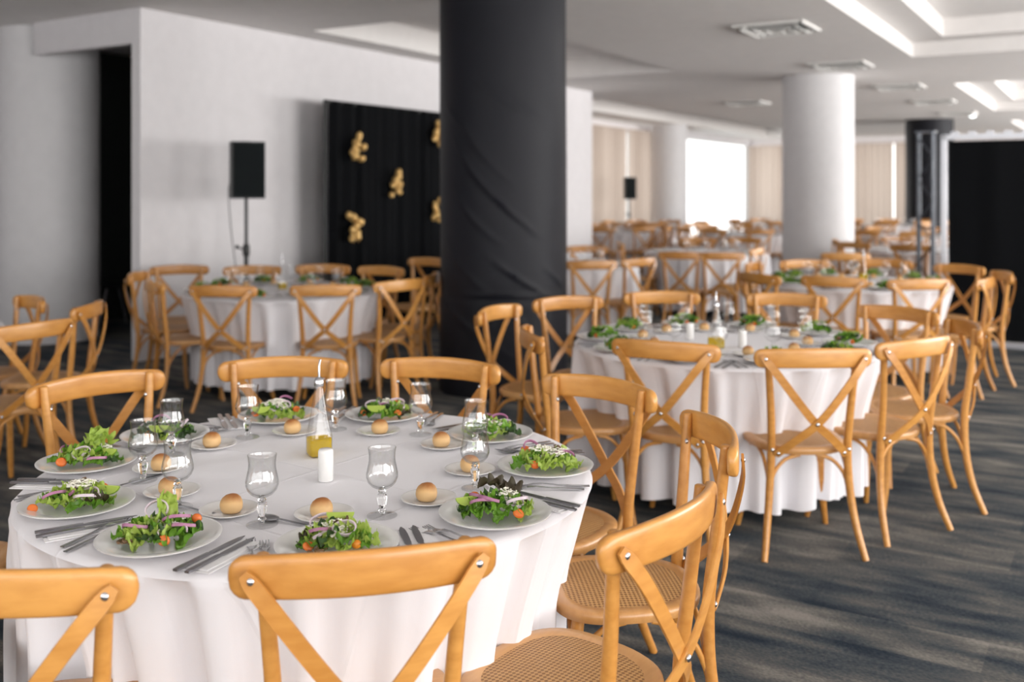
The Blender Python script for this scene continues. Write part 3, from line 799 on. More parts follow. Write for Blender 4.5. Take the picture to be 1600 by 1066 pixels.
_m = MB(); _m.lathe(BOWL1, 20, False, False); _m.lathe(STEM, 8); _m.lathe(FOOT, 20); ME_WINE_FAR = _m.mesh('wine_glass', M_GLASS)
ME_WINE_FAR.materials.append(M_STEM)
def put(name, me, loc, rz=0, parent=None):
    o = bpy.data.objects.new(name, me); COL.objects.link(o); o.location = loc; o.rotation_euler = (0, 0, rz)
    if parent is not None: o.parent = parent
    return o
# cutlery: lies along +y, tip at +y
def strip(pts, hw, ht):
    vs = []
    for (y, z), w in zip(pts, hw): vs += [(-w, y, z), (w, y, z), (w, y, z + ht), (-w, y, z + ht)]
    fs = [(3, 2, 1, 0)]
    for i in range(len(pts) - 1):
        a0 = 4 * i; fs += [(a0 + k, a0 + (k + 1) % 4, a0 + 4 + (k + 1) % 4, a0 + 4 + k) for k in range(4)]
    q = 4 * (len(pts) - 1); fs.append((q, q + 1, q + 2, q + 3)); return vs, fs
m = MB(); m.add(*strip([(-.105, 0), (-.09, 0), (-.02, .003), (.02, .007), (.045, .005), (.058, .001)], [.006, .0062, .0032, .003, .0075, .0115], .0022))
for x in (-.0095, -.0032, .0032, .0095):
    vs, fs = strip([(.056, .001), (.075, -.0005), (.098, .0045)], [.0021, .0018, .0009], .0016); m.add([(a + x, b, c) for a, b, c in vs], fs)
ME_FORK = m.mesh('fork', M_STEEL, smooth=False)
m = MB(); m.add(*strip([(-.115, 0), (-.10, 0), (-.02, .0005), (-.012, .0005)], [.0055, .0068, .0052, .0042], .0045)); m.add(*strip([(-.012, .001), (.0, .001), (.06, .001), (.09, .001), (.108, .001)], [.004, .0075, .0085, .0065, .0012], .0014))
ME_KNIFE = m.mesh('knife', M_DSTEEL, smooth=False)
m = MB(); m.add(*strip([(-.10, 0), (-.085, 0), (-.02, .003), (.03, .006), (.045, .004)], [.0058, .006, .0034, .003, .006], .002)); m.ball((0, .066, .0055), (.0195, .029, .0058), 16, 8)
ME_SPOON = m.mesh('spoon', M_DSTEEL)
m = MB(); m.box((0, 0, .0012), (.088, .19, .0024)); m.box((-.004, .003, .0034), (.074, .178, .0018)); ME_NAP = m.mesh('napkin', M_NAP, smooth=False)

# ---- salad pieces
def leaf_mesh(seed, mt, L=.06, W=.04, ruff=.35):
    r = random.Random(seed); nu, nv = 13, 19; ph = [r.random() * 6 for _ in range(4)]; vs = []
    for j in range(nv):
        t = j / (nv - 1); w = W * .5 * (math.sin(PI * min(1, t * .86 + .12)) ** .6)
        for i in range(nu):
            s = -1 + 2 * i / (nu - 1); e = abs(s) ** 1.7
            x = s * w * (1 + .12 * math.sin(9 * t + ph[0])); y = L * (t - .5) + e * .004 * math.sin(22 * t + ph[1])
            z = .009 * math.sin(PI * t) + e * ruff * .011 * math.sin(17 * t + ph[2] + 2 * s) + (t ** 3) * ruff * .009 * math.sin(8 * s + ph[3]) + .012 * s * s + .003 * math.sin(30 * s + 13 * t)
            vs.append((x, y, z))
    fs = [(j * nu + i, j * nu + i + 1, (j + 1) * nu + i + 1, (j + 1) * nu + i) for j in range(nv - 1) for i in range(nu - 1)]
    return MB().add(vs, fs).mesh('lettuce_leaf', mt)
LEAVES = {k: [leaf_mesh(10 * k + i, M_LEAF[k], .058 + .01 * (i % 3), .042 + .006 * (i % 2), .9) for i in range(4)] for k in range(4)}
def ring_mesh(r, arc, mt, seed=0):
    m = MB(); n = 30; pts = []; secs = []
    for i in range(n + 1):
        a = arc * i / n
        pts.append((r * math.cos(a), r * .82 * math.sin(a), .002 * math.sin(2 * a + seed)))
        secs.append([(-.0033, -.0015), (.0033, -.0018), (.0037, 0), (.0033, .0018), (-.0033, .0015), (-.0036, 0)])
    return m.sweep(pts, secs, (0, 0, 1), cap=arc < 6.2).mesh('onion_ring', mt)
ME_ONION = ring_mesh(.025, 2 * PI, M_ONION); ME_ONIONP = ring_mesh(.030, 2.7, M_ONIONP); ME_ONIONW = ring_mesh(.03, 3.4, M_ONION)
def tomato_mesh():
    m = MB(); m.ball((0, 0, 0), (.0135, .0135, .0125), 16, 10); return m
ME_TOMATO = tomato_mesh().mesh('tomato', M_TOM); ME_TOMY = tomato_mesh().mesh('tomato', M_TOMY)
m = MB(); m.lathe([(.001, 0), (.013, .0005), (.0155, .004), (.0135, .009), (.010, .0105), (.001, .0095)], 18); ME_TOMSL = m.mesh('tomato', M_TOM)
def lime_mesh():
    m = MB(); n = 14; Rr = .024; vs = []   # wedge: one third of a disc-like fruit
    for j in range(n + 1):
        b = -PI / 2 + PI * j / n
        for k in range(6):
            a = -.75 + 1.5 * k / 5; q = Rr * math.cos(b) * .85
            vs.append((Rr * math.sin(b) * 1.12, q * math.sin(a), -q * math.cos(a) + .0))
    fs = [(j * 6 + k, j * 6 + k + 1, (j + 1) * 6 + k + 1, (j + 1) * 6 + k) for j in range(n) for k in range(5)]
    m.add(vs, fs, 1)
    c0 = len(m.v); cs = [(Rr * math.sin(-PI / 2 + PI * j / n) * 1.06, 0, .0) for j in range(n + 1)]
    m.add(cs, []); o = c0
    for j in range(n):
        for k in (0, 5):
            m.f.append((o + j, j * 6 + k, (j + 1) * 6 + k, o + j + 1)); m.mi.append(0)
    return m.mesh('lime_wedge', [M_LIME, M_LIMES])
ME_LIME = lime_mesh()
def crumbs(seed, n, mt, name, s=.004, spread=.03):
    r = random.Random(seed); m = MB()
    for _ in range(n):
        a = r.random() * 6.28; q = spread * math.sqrt(r.random()); rot = Matrix.Rotation(r.random() * 3, 3, 'Z') @ Matrix.Rotation(r.random() * 1.2, 3, 'X')
        k = s * r.uniform(.5, 1.2); m.box((q * math.cos(a), q * math.sin(a) * .8, r.uniform(0, .012) * (1 - q / spread)), (k * 1.9, k * .7, k * .6), rot)
    return m.mesh(name, mt, smooth=False)
ME_CHEESE = [crumbs(i, 90, M_CHEESE, 'cheese_shreds', .0042, .034) for i in range(3)]; ME_NUTS = [crumbs(9 + i, 16, M_NUT, 'walnut_crumbs', .008, .028) for i in range(2)]
def euler(o, x, y, z): o.rotation_euler = (x, y, z)
def salad(loc, spec, mix, label, group, seed, size=1.0, nleaf=27):
    """spec: pieces as (kind, x, y, z, rx, rz) seen from the camera side, x right, y away"""
    r = random.Random(seed); o = empty('salad', loc); o.scale = (size,) * 3
    for i in range(nleaf):
        k = r.choices((0, 1, 2, 3), (mix[0] * 1.6, mix[1], mix[2] * .8, mix[3] * .8))[0]; me = LEAVES[k][r.randrange(4)]
        a = 2 * PI * (i * .381966 + r.random() * .05); q = math.sqrt((i + .5) / nleaf)
        x, y = .078 * q * math.cos(a), .060 * q * math.sin(a)
        l = put('lettuce_leaf', me, (x, y, .010 + .026 * (1 - q * q) + r.uniform(0, .005)), 0, o); s = r.uniform(.65, .95); l.scale = (s, s, s)
        euler(l, r.uniform(-.45, .45), r.uniform(-.45, .45), r.random() * 6.28)
    spec = spec + [('cheese', r.uniform(-.03, .03), r.uniform(-.03, .02), .044, 0, r.random() * 6)] + [(('warc', 'arc')[i % 2], r.uniform(-.05, .05), r.uniform(-.045, .03), .038 + .004 * i, .4, r.random() * 6) for i in range(2)]
    for kind, x, y, z, rx, rz in spec:
        me = {'ring': ME_ONION, 'arc': ME_ONIONP, 'warc': ME_ONIONW, 'tom': ME_TOMATO, 'tomy': ME_TOMY, 'sl': ME_TOMSL, 'lime': ME_LIME, 'cheese': ME_CHEESE[seed % 3], 'nuts': ME_NUTS[seed % 2],
              'leaf': LEAVES[0][seed % 4], 'dleaf': LEAVES[3][seed % 4]}[kind]
        nm = {'ring': 'onion_ring', 'arc': 'onion_ring', 'warc': 'onion_ring', 'tom': 'tomato', 'tomy': 'tomato', 'sl': 'tomato', 'lime': 'lime_wedge', 'cheese': 'cheese_shreds', 'nuts': 'walnut_crumbs', 'leaf': 'lettuce_leaf', 'dleaf': 'lettuce_leaf'}[kind]
        if kind == 'lime': rx, z, y = .15, z + .018, y - .012
        p = put(nm, me, (x, y, z), 0, o); euler(p, rx, 0, rz)
        if kind == 'lime': p.scale = (1.15,) * 3; p.rotation_euler = (rx, 0, rz * .4)
        if kind in ('tom', 'tomy', 'sl'): q = .82 + .05 * (seed % 4); p.scale = (q, q * .85, q); p.rotation_euler = (rx + .3, .3, rz)
        if kind in ('cheese', 'nuts'): p['kind'] = 'stuff'
        if kind == 'arc': p['label'] = 'purple-edged onion arc'
    tag(o, label, 'salad', group); return o

TOPZ = TZ + .001
W1 = 'the nearest table'
G1 = ' on the nearest table'
SET1 = [  # plate px, py (rim), words, salad spec, leaf mix
 (527, 848, 'six', 'orange cherry tomato and walnuts', [('warc', -.035, .03, .048, .5, .3), ('arc', -.03, -.01, .045, .4, 3.6), ('ring', .018, -.018, .052, .45, .2), ('tomy', .048, -.042, .026, 0, 0), ('sl', -.055, -.045, .022, .7, .4), ('lime', .0, .052, .05, .3, .1), ('cheese', .0, .012, .052, 0, 0), ('nuts', .01, .03, .054, 0, 0), ('nuts', -.03, -.05, .02, 0, 1)], (6, 4, 1, .3)),
 (773.5, 799, 'four', 'lime at its left and dark purple leaf', [('lime', -.066, .012, .032, .9, 1.2), ('arc', -.03, -.018, .042, .5, 3.5), ('arc', -.01, -.02, .047, .5, 2.7), ('warc', .05, -.015, .046, .4, 3.9), ('ring', .045, -.01, .038, .2, .5), ('cheese', .02, .018, .055, 0, 0), ('sl', .055, -.045, .022, .5, 0), ('sl', -.05, .035, .038, .5, 0), ('dleaf', -.01, .045, .058, .2, 1.6), ('dleaf', .03, .048, .05, .2, .9)], (3, 6, 3, 1)),
 (852, 725.6, 'three', 'pale lettuce and two tomato pieces', [('sl', -.055, .042, .042, .5, 0), ('tom', -.03, -.048, .026, 0, 0), ('arc', -.035, .045, .05, .6, 1.0), ('arc', .05, -.03, .045, .3, .2), ('cheese', -.01, .012, .056, 0, 0), ('nuts', .03, .03, .052, 0, 0), ('cheese', .035, .0, .05, 0, 1)], (9, 3, .6, 0)),
 (766, 675.5, 'two', 'purple onion and dark leaves', [('arc', .03, .03, .052, .5, .4), ('arc', .0, .04, .05, .5, 1.2), ('ring', .0, -.04, .034, .4, 0), ('cheese', -.01, .0, .05, 0, 0)], (3, 4, 4, 1)),
 (601, 646, 'twelve', 'lime wedge at front and tomato chunks', [('lime', -.022, -.045, .036, 1.2, .1), ('tom', -.068, -.03, .022, 0, 0), ('sl', .05, -.045, .025, .5, 0), ('sl', .04, .02, .045, .4, 0), ('ring', -.04, -.01, .046, .5, .3), ('warc', .04, .0, .05, .4, .5), ('cheese', .0, .02, .052, 0, 0)], (3, 5, 2, .4)),
 (435, 648, 'eleven', 'lime at front left and grated cheese', [('lime', -.045, -.045, .036, 1.1, .3), ('cheese', -.02, -.005, .055, 0, 0), ('cheese', -.005, .01, .058, 0, 2), ('ring', .02, -.015, .05, .5, .4), ('arc', .02, .04, .054, .5, 1.2), ('sl', .065, -.015, .034, .5, 0), ('sl', -.07, -.04, .022, 0, 0)], (5, 4, 3, .3)),
 (258, 678, 'ten', 'lime at front and dark leaves', [('lime', -.0, -.042, .036, 1.2, 0), ('warc', .05, .0, .044, .6, 5), ('arc', -.02, .03, .048, .6, 1), ('tomy', -.035, -.045, .024, 0, 0), ('ring', -.05, .0, .04, .4, 0)], (2, 4, 5, 1)),
 (136, 719.6, 'nine', 'frilly lettuce peak and big onion ring', [('ring', .0, -.035, .044, .75, .1), ('arc', -.05, .0, .04, .5, 1.6), ('lime', .062, .0, .034, .9, -.6), ('sl', -.048, -.055, .024, .8, .3), ('arc', .04, -.038, .03, .3, 3.8), ('cheese', .03, .02, .048, 0, 0), ('leaf', .02, .03, .075, 1.1, .3), ('leaf', .035, .03, .07, .9, 2.3), ('leaf', .01, .035, .068, 1.0, 4), ('leaf', .03, .02, .06, .9, 5.5)], (5, 5, 1.5, .2)),
 (121, 784, 'eight', 'grated cheese heap and lime at right', [('cheese', -.0, .01, .055, 0, 0), ('cheese', .01, .005, .058, 0, 1.3), ('cheese', -.012, .015, .052, 0, 2.5), ('arc', -.045, -.025, .038, .5, 4.1), ('ring', .035, -.02, .04, .45, 0), ('lime', .072, .022, .034, .8, -.5), ('sl', -.085, -.052, .013, .6, 0), ('sl', .05, .035, .038, .4, 0), ('nuts', .0, .03, .055, 0, 0), ('dleaf', .06, -.03, .022, .1, 2)], (6, 4, .8, .3)),
 (249, 837.5, 'seven', 'upright onion ring and red tomato ball', [('ring', -.018, .035, .062, .9, 0), ('arc', .035, .01, .05, .5, 3.7), ('arc', .055, -.01, .038, .5, 3.4), ('tom', .072, .035, .042, 0, 0), ('sl', .028, -.052, .022, .9, .2), ('nuts', -.05, -.05, .018, 0, 0), ('leaf', .0, .045, .062, .9, .5)], (3, 6, 2, .3))]
BREAD1 = [(506, 800), (670, 776), (734.5, 731), (692.5, 692), (591, 671), (460, 671), (333, 692), (248, 728), (268.5, 765), (358, 794)]
GLASS1 = [(597, 807), (742, 764), (743, 713), (657, 680), (524.5, 672), (387, 684), (268, 712), (223.5, 752), (277.5, 794), (409.5, 821)]
BROLL = ['six', 'four', 'three', 'two', 'twelve', 'eleven', 'ten', 'nine', 'eight', 'seven']
cx, cy = T[1][0]
for i, (px, py, hr, look, spec, mix) in enumerate(SET1):
    p = at(px, py, TZ + .019); p.z = TOPZ + .0005
    q = put('dinner_plate', ME_PLATE, p); clk = "%s o'clock" % hr
    tag(q, "white dinner plate at %s%s" % (clk, G1), 'plate', 'dinner plates' + G1)
    salad((p.x, p.y, p.z + .003), spec, mix, "green salad with %s, at %s, nearest table" % (look, clk), 'salads' + G1, 40 + i, 1.0 if hr != 'two' else .95)
    # cutlery
    d = Vector((cx - p.x, cy - p.y, 0)).normalized(); left = Vector((-d.y, d.x, 0)); rz = math.atan2(d.y, d.x) - PI / 2
    jr = random.Random(90 + i)
    nap = p - left * .176 - d * .008; nap.z = TOPZ + .0005
    tag(put('napkin', ME_NAP, nap, rz + jr.uniform(-.06, .06)), "folded white napkin beside the plate at %s%s" % (clk, G1), 'napkin', 'napkins' + G1)
    for j, (wd, off) in enumerate((('inner', .154), ('outer', .182))):
        k = p - left * off + d * (-.006 + jr.uniform(-.008, .008)); k.z = nap.z + .005
        tag(put('knife', ME_KNIFE, k, rz + jr.uniform(-.03, .03)), "%s steel table knife on the napkin at %s%s" % (wd, clk, G1), 'knife', 'knives' + G1)
        k = p + left * (off - .002) + d * (-.012 + .012 * j + jr.uniform(-.008, .01)); k.z = TOPZ + .0015
        tag(put('fork', ME_FORK, k, rz + jr.uniform(-.04, .04)), "%s steel fork left of the plate at %s%s" % (wd, clk, G1), 'fork', 'forks' + G1)
    b = at(BREAD1[i][0], BREAD1[i][1] + 2, TZ + .012); b.z = TOPZ + .0005
    bp = "%s o'clock" % BROLL[i]
    tag(put('bread_plate', ME_SIDE, b, 0), "small white bread plate inward of the plate at %s%s" % (bp, G1), 'plate', 'bread plates' + G1)
    tag(put('bread_roll', ROLLS[i % 4], (b.x + jr.uniform(-.008, .008), b.y + jr.uniform(-.004, .006), b.z + .0035), jr.random() * 6), "round golden bread roll on the bread plate at %s%s" % (bp, G1), 'bread', 'bread rolls' + G1)
    g = at(GLASS1[i][0], GLASS1[i][1], TZ); g.z = TOPZ + .0005
    go = empty('wine_glass', g); put('bowl', ME_BOWL, (0, 0, 0), 0, go); put('stem', ME_STEM, (0, 0, 0), jr.random(), go); put('foot', ME_FOOT, (0, 0, 0), 0, go)
    tag(go, "empty short-stemmed wine glass beside the bread plate at %s%s" % (bp, G1), 'glass', 'wine glasses' + G1)
for (px, py, rz, lab) in ((206, 758, -.5, 'dark steel spoon behind the cheese salad, at left of the nearest table'), (300, 799, -2.0, 'dark steel spoon behind the salad with upright onion ring'), (455, 820, -2.0, 'dark steel spoon behind the front centre salad plate')):
    p = at(px, py, TZ); tag(put('spoon', ME_SPOON, (p.x, p.y, TOPZ + .001), rz + PI), lab, 'spoon', 'spoons' + G1)
# oil bottle and shaker
def square_ring(h, z, e=5, n=24):
    return [(x, y, z) for x, y in superring(h, h, n, e)]
def oil_bottle(loc, label, rz=.5):
    o = empty('oil_bottle', loc, rz); n = 24
    def shell(prof, name, mt, cap=True):
        m = MB(); vs = []
        for h, z, e in prof: vs += square_ring(h, z, e, n)
        fs = [(j * n + k, j * n + (k + 1) % n, (j + 1) * n + (k + 1) % n, (j + 1) * n + k) for j in range(len(prof) - 1) for k in range(n)]
        fs.append(tuple(reversed(range(n))))
        if cap: fs.append(tuple((len(prof) - 1) * n + k for k in range(n)))
        m.add(vs, fs); return m.obj(name, mt, o)
    shell([(.030, 0, 6), (.033, .002, 6), (.0335, .01, 6), (.0335, .06, 6), (.031, .072, 5), (.0285, .085, 4), (.024, .12, 3), (.0185, .16, 2.4), (.014, .195, 2), (.0125, .205, 2), (.0125, .215, 2)], 'bottle_body', M_GLASS, False)
    shell([(.030, .004, 6), (.0318, .01, 6), (.0318, .052, 6)], 'oil', M_OIL)
    MB().lathe([(.014, .205), (.0148, .21), (.0148, .222), (.011, .228), (.006, .232)], 16).obj('collar', M_STEEL, o)
    MB().tube([(0, 0, .23), (0, 0, .25), (.001, .002, .268), (.006, .007, .281)], [.0042, .0036, .0030, .0036], 8, 3).obj('spout', M_STEEL, o)
    tag(o, label, 'bottle', None); return o
p = at(498.5, 712, TZ); oil_bottle((p.x, p.y, TOPZ + .0005), 'glass oil bottle with metal pourer and yellow oil on the nearest table')
def shaker(loc, label):
    m = MB(); m.lathe([(.0185, 0), (.0205, .002), (.0205, .078), (.0195, .083), (.0165, .086), (.001, .0865)], 28)
    o = m.obj('salt_shaker', M_PORC, loc=loc); tag(o, label, 'shaker'); return o
p = at(509, 752, TZ); shaker((p.x, p.y, TOPZ + .0005), 'white cylindrical salt shaker beside the oil bottle on the nearest table')

# ---- the other laid tables: same kinds, fewer parts
def far_salad_mesh(seed):
    r = random.Random(seed); m = MB(); mats = M_LEAF[:3] + [M_ONION, M_TOM, M_CHEESE]
    for i in range(16):
        k = r.choices((0, 1, 2), (4, 5, 3))[0]; me = LEAVES[k][r.randrange(4)]
        a = 2 * PI * i * .381966; q = math.sqrt((i + .5) / 16); mt = Matrix.Translation((.062 * q * math.cos(a), .05 * q * math.sin(a), .014 + .028 * (1 - q * q))) @ Matrix.Rotation(r.random() * 6, 4, 'Z') @ Matrix.Rotation(r.uniform(-.6, .6), 4, 'X')
        vs = [mt @ v.co for v in me.vertices]; m.add(vs, [tuple(p.vertices) for p in me.polygons], k)
    for i in range(2):
        mt = Matrix.Translation((r.uniform(-.04, .04), r.uniform(-.03, .03), .048)) @ Matrix.Rotation(.5, 4, 'X'); m.add([mt @ v.co for v in ME_ONION.vertices], [tuple(p.vertices) for p in ME_ONION.polygons], 3)
        m.ball((r.uniform(-.06, .06), -.04, .024), .012, 8, 6, mi=4)
    return m.mesh('salad', mats)
FSAL = [far_salad_mesh(60 + i) for i in range(4)]
def lay_table(k, n, phase, cutlery, tname):
    cx, cy = T[k][0]; r = random.Random(200 + k)
    on = ' on the ' + tname
    for i in range(n):
        a = phase + 2 * PI * i / n; d = Vector((math.cos(a), math.sin(a), 0)); left = Vector((d.y, -d.x, 0)); rz = a + PI / 2
        ph = clock_phrase(('p', k), d.x, d.y); c0 = Vector((cx, cy, TOPZ + .0005))
        p = c0 + d * .625
        tag(put('dinner_plate', ME_PLATE, p), "white dinner plate at %s%s" % (ph, on), 'plate', 'dinner plates' + on)
        tag(put('salad', FSAL[r.randrange(4)], p + Vector((0, 0, .004)), r.random() * 6), "green leaf salad at %s%s" % (ph, on), 'salad', 'salads' + on)
        b = c0 + d * (.42 + r.uniform(-.02, .02)) + left * (.05 + r.uniform(-.02, .02))
        tag(put('bread_plate', ME_SIDE, b), "small white bread plate at %s%s" % (ph, on), 'plate', 'bread plates' + on)
        tag(put('bread_roll', ROLLS[r.randrange(4)], b + Vector((0, 0, .0035))), "round bread roll at %s%s" % (ph, on), 'bread', 'bread rolls' + on)
        g = c0 + d * (.40 + r.uniform(-.02, .03)) - left * (.085 + r.uniform(-.015, .015))
        tag(put('wine_glass', ME_WINE_FAR, g), "short-stemmed wine glass at %s%s" % (ph, on), 'glass', 'wine glasses' + on)
        if cutlery:
            for j, off in enumerate((.165, .20)):
                q = p + left * off; q.z = TOPZ + .0015
                tag(put('fork', ME_FORK, q, rz), "%s steel fork at %s%s" % (('inner', 'outer')[j], ph, on), 'fork', 'forks' + on)
                q = p - left * off; q.z = TOPZ + .0005
                tag(put('knife', ME_KNIFE, q, rz), "%s steel knife at %s%s" % (('inner', 'outer')[j], ph, on), 'knife', 'knives' + on)
    return cx, cy
lay_table(2, 10, -PI / 2 + .15, True, 'right-hand middle table')
p = at(1119, 545, TZ); oil_bottle((p.x, p.y, TOPZ + .0005), 'glass oil bottle with yellow oil on the right-hand middle table')
for px, py, w in ((1078, 531, 'left'), (1160, 544, 'right')):
    p = at(px, py, TZ); shaker((p.x, p.y, TOPZ + .0005), 'white cylindrical shaker %s of the oil bottle on the right-hand middle table' % w)
lay_table(3, 10, .2, False, 'table by the white wall'); lay_table(4, 10, .35, False, 'table before the black panel'); lay_table(0, 10, .1, False, 'table cut off at left')
p = at(441, 452, TZ); oil_bottle((p.x, p.y, TOPZ + .0005), 'glass oil bottle on the table by the white wall')
p = at(1349, 437, TZ); oil_bottle((p.x, p.y, TOPZ + .0005), 'glass oil bottle on the table before the black panel')
for k in (5, 6, 10, 7, 8, 9, 11, 12, 13):
    cx, cy = T[k][0]; on = ' on the ' + T[k][1]; n = 10
    for i in range(n):
        a = .3 + 2 * PI * i / n; d = Vector((math.cos(a), math.sin(a), 0)); ph = clock_phrase(('p', k), d.x, d.y); c0 = Vector((cx, cy, TOPZ + .0005))
        tag(put('dinner_plate', ME_PLATE, c0 + d * .61), "white dinner plate at %s%s" % (ph, on), 'plate', 'dinner plates' + on)
        tag(put('wine_glass', ME_WINE_FAR, c0 + d * .40 + Vector((d.y, -d.x, 0)) * .06), "wine glass at %s%s" % (ph, on), 'glass', 'wine glasses' + on)

# ------------------------------------------------------------------ speakers, backdrop, panel
def speaker(loc, rz, w, h, dp, label):
    o = empty('loudspeaker', loc, rz)
    m = MB(); f, b = w / 2, w / 2 * .68                      # front at -y
    vs = [(-f, -dp / 2, 0), (f, -dp / 2, 0), (f, dp * .1, 0), (b, dp / 2, 0), (-b, dp / 2, 0), (-f, dp * .1, 0)]
    n = 6; vs = vs + [(x, y, h) for x, y, _ in vs]
    m.add(vs, [tuple(reversed(range(6))), tuple(range(6, 12))] + [(k, (k + 1) % 6, 6 + (k + 1) % 6, 6 + k) for k in range(6)])
    m.obj('cabinet', M_PLASTIC, o, False)
    MB().box((0, -dp / 2 - .006, h / 2), (w * .93, .012, h * .94)).obj('grille', M_GRILLE, o, False)
    MB().box((0, 0, h + .004), (w * .3, .03, .008)).obj('handle', M_PLASTIC, o, False)
    tag(o, label, 'speaker')
def stand(loc, h, label):
    o = empty('speaker_stand', loc)
    MB().tube([(0, 0, .35), (0, 0, 1.0)], .021, 12).obj('lower_tube', M_POLE, o); MB().tube([(0, 0, .95), (0, 0, h)], .0165, 12).obj('pole', M_POLE, o)
    m = MB(); m.lathe([(.028, .93), (.034, .95), (.034, 1.02), (.026, 1.04)], 16); m.obj('collar', M_POLE, o)
    m = MB(); m.tube([(-.03, 0, .99), (-.075, 0, 1.01)], [.008, .008], 8); m.ball((-.085, 0, 1.014), .020, 10, 8); m.obj('knob', M_POLE, o)
    for k in range(3):
        a = k * 2 * PI / 3 + .4; c_, s_ = math.cos(a), math.sin(a)
        m = MB(); m.tube([(c_ * .02, s_ * .02, .72), (c_ * .45, s_ * .45, .012)], .011, 8); l = m.obj('leg', M_POLE, o)
        MB().tube([(c_ * .02, s_ * .02, .38), (c_ * .22, s_ * .22, .38)], .007, 6).obj('brace', M_POLE, o)
    tag(o, label, 'stand')
sx, sy = -2.50, 9.33
stand((sx, sy, 0), 1.475, 'black tripod stand in front of the white wall')
speaker((sx, sy, 1.47), .42, .30, .53, .30, 'black loudspeaker on a tripod stand before the white wall')
m = MB(); m.tube([(-2.66, 9.56, 1.62), (-2.74, 9.66, 1.64), (-2.77, 9.70, 1.5), (-2.74, 9.68, 1.15), (-2.68, 9.62, .8), (-2.62, 9.5, .45), (-2.56, 9.42, .02)], .0045, 6, 6); tag(m.obj('cable', M_POLE), 'thin dark cable hanging from the loudspeaker by the white wall', 'cable')
stand((2.67, 22.6, 0), 1.35, 'black speaker stand before the far beige curtain')
speaker((2.67, 22.6, 1.34), .2, .26, .50, .24, 'small black loudspeaker before the far beige curtain')

# black backdrop by the white wall with gold clusters
bo = empty('backdrop', un(7.95, -7.12, 0), ROOM_ANG)
m = MB(); W_, Hh = 3.1, 2.50; n = 220; vs = []
for i in range(n + 1):
    x = W_ * i / n; y = .035 * math.sin(2 * PI * x / .22 + 1.2 * math.sin(3.1 * x)) * (.6 + .4 * math.sin(5 * x)) + .01 * math.sin(43 * x)
    vs += [(x, y, .02), (x, y * .8, 1.3), (x, y * .5, Hh)]
m.add(vs, [(3 * i + k, 3 * i + 3 + k, 3 * i + 4 + k, 3 * i + 1 + k) for i in range(n) for k in range(2)]); m.obj('drape_panel', M_BLACK2, bo)
m = MB(); m.tube([(0, .04, 0), (0, .04, Hh)], .02, 8); m.obj('post', M_POLE, bo); m = MB(); m.tube([(W_, .04, 0), (W_, .04, Hh)], .02, 8); m.obj('post', M_POLE, bo)
m = MB(); m.tube([(-.02, .03, Hh - .01), (W_ + .02, .03, Hh - .01)], .02, 8); m.obj('crossbar', M_POLE, bo)
for k, x in enumerate((0, W_)): MB().box((x, .04, .01), (.35, .4, .02)).obj('base_plate', M_POLE, bo, False)
tag(bo, 'tall black pleated backdrop with gold clusters before the white wall', 'backdrop')
rg = random.Random(5)
def gold(px, py, n, label, w=.11, h=.15):
    n += 4
    t = (px - 800) / 1550; Y = -7.05 / (.854 * t - .52); X = t * Y; z = 1.55 - (py - 297) * Y / 1550
    o = empty('balloon_cluster', (X, Y, z), ROOM_ANG)
    for i in range(n):
        f = i / (n - 1); r = rg.uniform(.026, .044)
        m = MB(); m.ball((0, 0, 0), (r, r * .9, r * 1.15), 12, 8, fn=lambda a, b: 1 - .12 * max(0, -math.sin(b)) ** 2)
        m.tube([(0, 0, -r * 1.0), (0, 0, -r * 1.25)], [.002, .006], 6)
        q = m.obj('balloon', M_GOLD, o, loc=(rg.uniform(-w, w) * math.sin(PI * (.15 + .7 * f)), -rg.uniform(0, .06), (f - .5) * 2 * h * .85)); q.rotation_euler = (rg.uniform(-.8, .8), rg.uniform(-1, 1), 0)
    tag(o, label, 'decoration', 'gold balloon clusters on the backdrop')
gold(558, 230, 9, 'gold balloon cluster at upper left of the black backdrop'); gold(616, 287, 9, 'gold balloon cluster at the middle of the black backdrop')
gold(549, 355, 10, 'gold balloon cluster at lower left of the black backdrop'); gold(681, 328, 8, 'gold balloon cluster at lower right of the backdrop beside black column'); gold(683, 210, 8, 'gold balloon cluster at upper right of the backdrop beside black column')

# black stage panel with aluminium frame on the right
u0, n0 = 10.80, -1.50; ang = math.atan2(N.y, N.x)
po = empty('stage_panel', un(u0, n0, 0), ang); W_, Hh = 4.2, 2.10
m = MB(); nn = 60; vs = []
for i in range(nn + 1):
    x = .06 + (W_ - .12) * i / nn; y = .012 * math.sin(x * 9) + .006 * math.sin(x * 23); vs += [(x, y, .07), (x, y, Hh - .06)]
m.add(vs, [(2 * i, 2 * i + 2, 2 * i + 3, 2 * i + 1) for i in range(nn)]); m.obj('black_sheet', M_BLACK2, po)
for nm, c, d in (('frame_post', (.02, 0, Hh / 2), (.05, .05, Hh)), ('frame_post', (W_ - .02, 0, Hh / 2), (.05, .05, Hh)), ('top_bar', (W_ / 2, 0, Hh - .02), (W_, .05, .05)), ('bottom_bar', (W_ / 2, 0, .03), (W_, .05, .05))):
    MB().box(c, d).obj(nm, M_ALU, po, False)
m = MB()
for i in range(26): m.box((.12 + i * .16, 0, Hh + .02), (.07, .03, .03))
l = m.obj('lacing', M_ALU, po, False); l['kind'] = 'stuff'
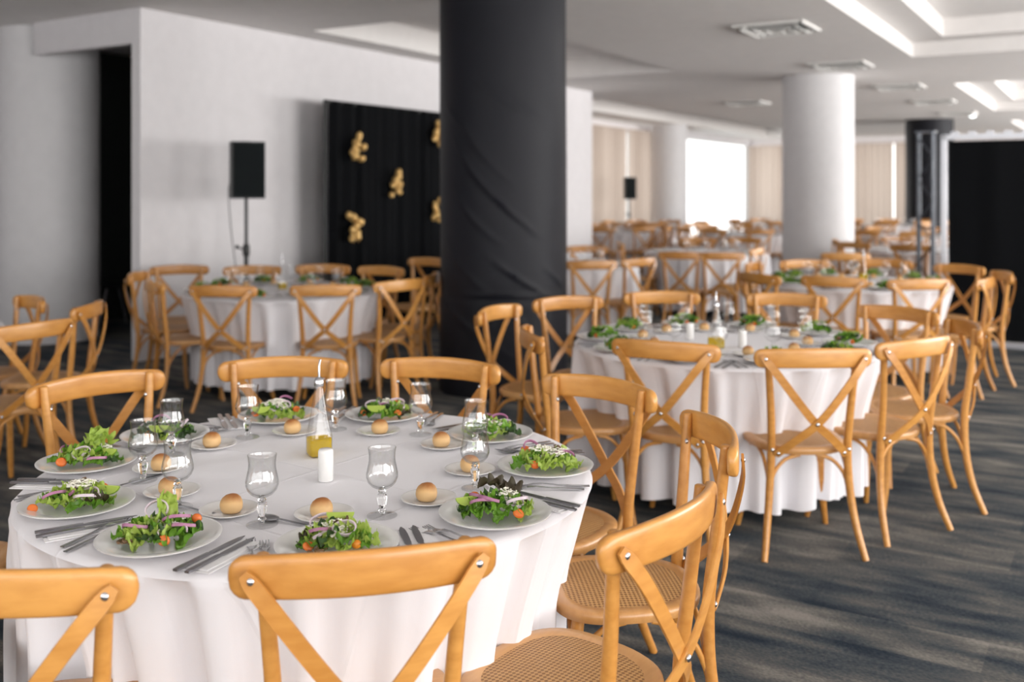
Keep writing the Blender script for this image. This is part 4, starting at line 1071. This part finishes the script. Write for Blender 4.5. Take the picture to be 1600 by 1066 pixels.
tag(po, 'large black cloth panel in an aluminium frame at the right edge', 'panel')
to = empty('truss_tower', un(11.25, -1.72, 0), ang); s = .07
for a in (-1, 1):
    for b in (-1, 1):
        MB().tube([(a * s, b * s, 0), (a * s, b * s, 2.16)], .013, 8).obj('chord', M_TRUSS, to)
for k in range(9):
    z0 = .1 + k * .225
    for b in (-1, 1):
        MB().tube([(-s, b * s, z0 if k % 2 else z0 + .2), (s, b * s, z0 + .2 if k % 2 else z0)], .006, 6).obj('lattice_bar', M_TRUSS, to)
        MB().tube([(b * s, -s, z0 if k % 2 else z0 + .2), (b * s, s, z0 + .2 if k % 2 else z0)], .006, 6).obj('lattice_bar', M_TRUSS, to)
MB().box((0, 0, .01), (.3, .3, .02)).obj('base_plate', M_TRUSS, to, False); MB().box((0, 0, 2.165), (.2, .2, .015)).obj('cap_plate', M_TRUSS, to, False)
tag(to, 'dark lattice truss tower standing left of the black panel', 'truss')

# dark shell chair in the recess at left
so = empty('shell_chair', (-4.55, 11.3, 0), -.9); m = MB(); vs = []; nu = 12; prof = [(.21, .44), (.10, .425), (-.05, .43), (-.16, .47), (-.21, .58), (-.24, .74), (-.25, .86), (-.245, .90)]
for j, (y, z) in enumerate(prof):
    w = (.20, .23, .24, .24, .23, .21, .17, .10)[j]
    for i in range(nu + 1):
        s = -1 + 2 * i / nu; vs.append((s * w, y + .05 * s * s * (1 if j > 3 else 0), z + .05 * s * s * (1 if j <= 3 else 0)))
m.add(vs, [(j * (nu + 1) + i, j * (nu + 1) + i + 1, (j + 1) * (nu + 1) + i + 1, (j + 1) * (nu + 1) + i) for j in range(len(prof) - 1) for i in range(nu)]); sh = m.obj('shell', M_PLASTIC, so)
md = sh.modifiers.new('thick', 'SOLIDIFY'); md.thickness = .012
for a in (-1, 1):
    for b in (-1, 1): MB().tube([(a * .12, b * .1, .44), (a * .22, b * .22, 0)], .010, 8).obj('leg', M_ALU, so)
tag(so, 'black shell chair in the dark recess left of the white wall', 'chair')
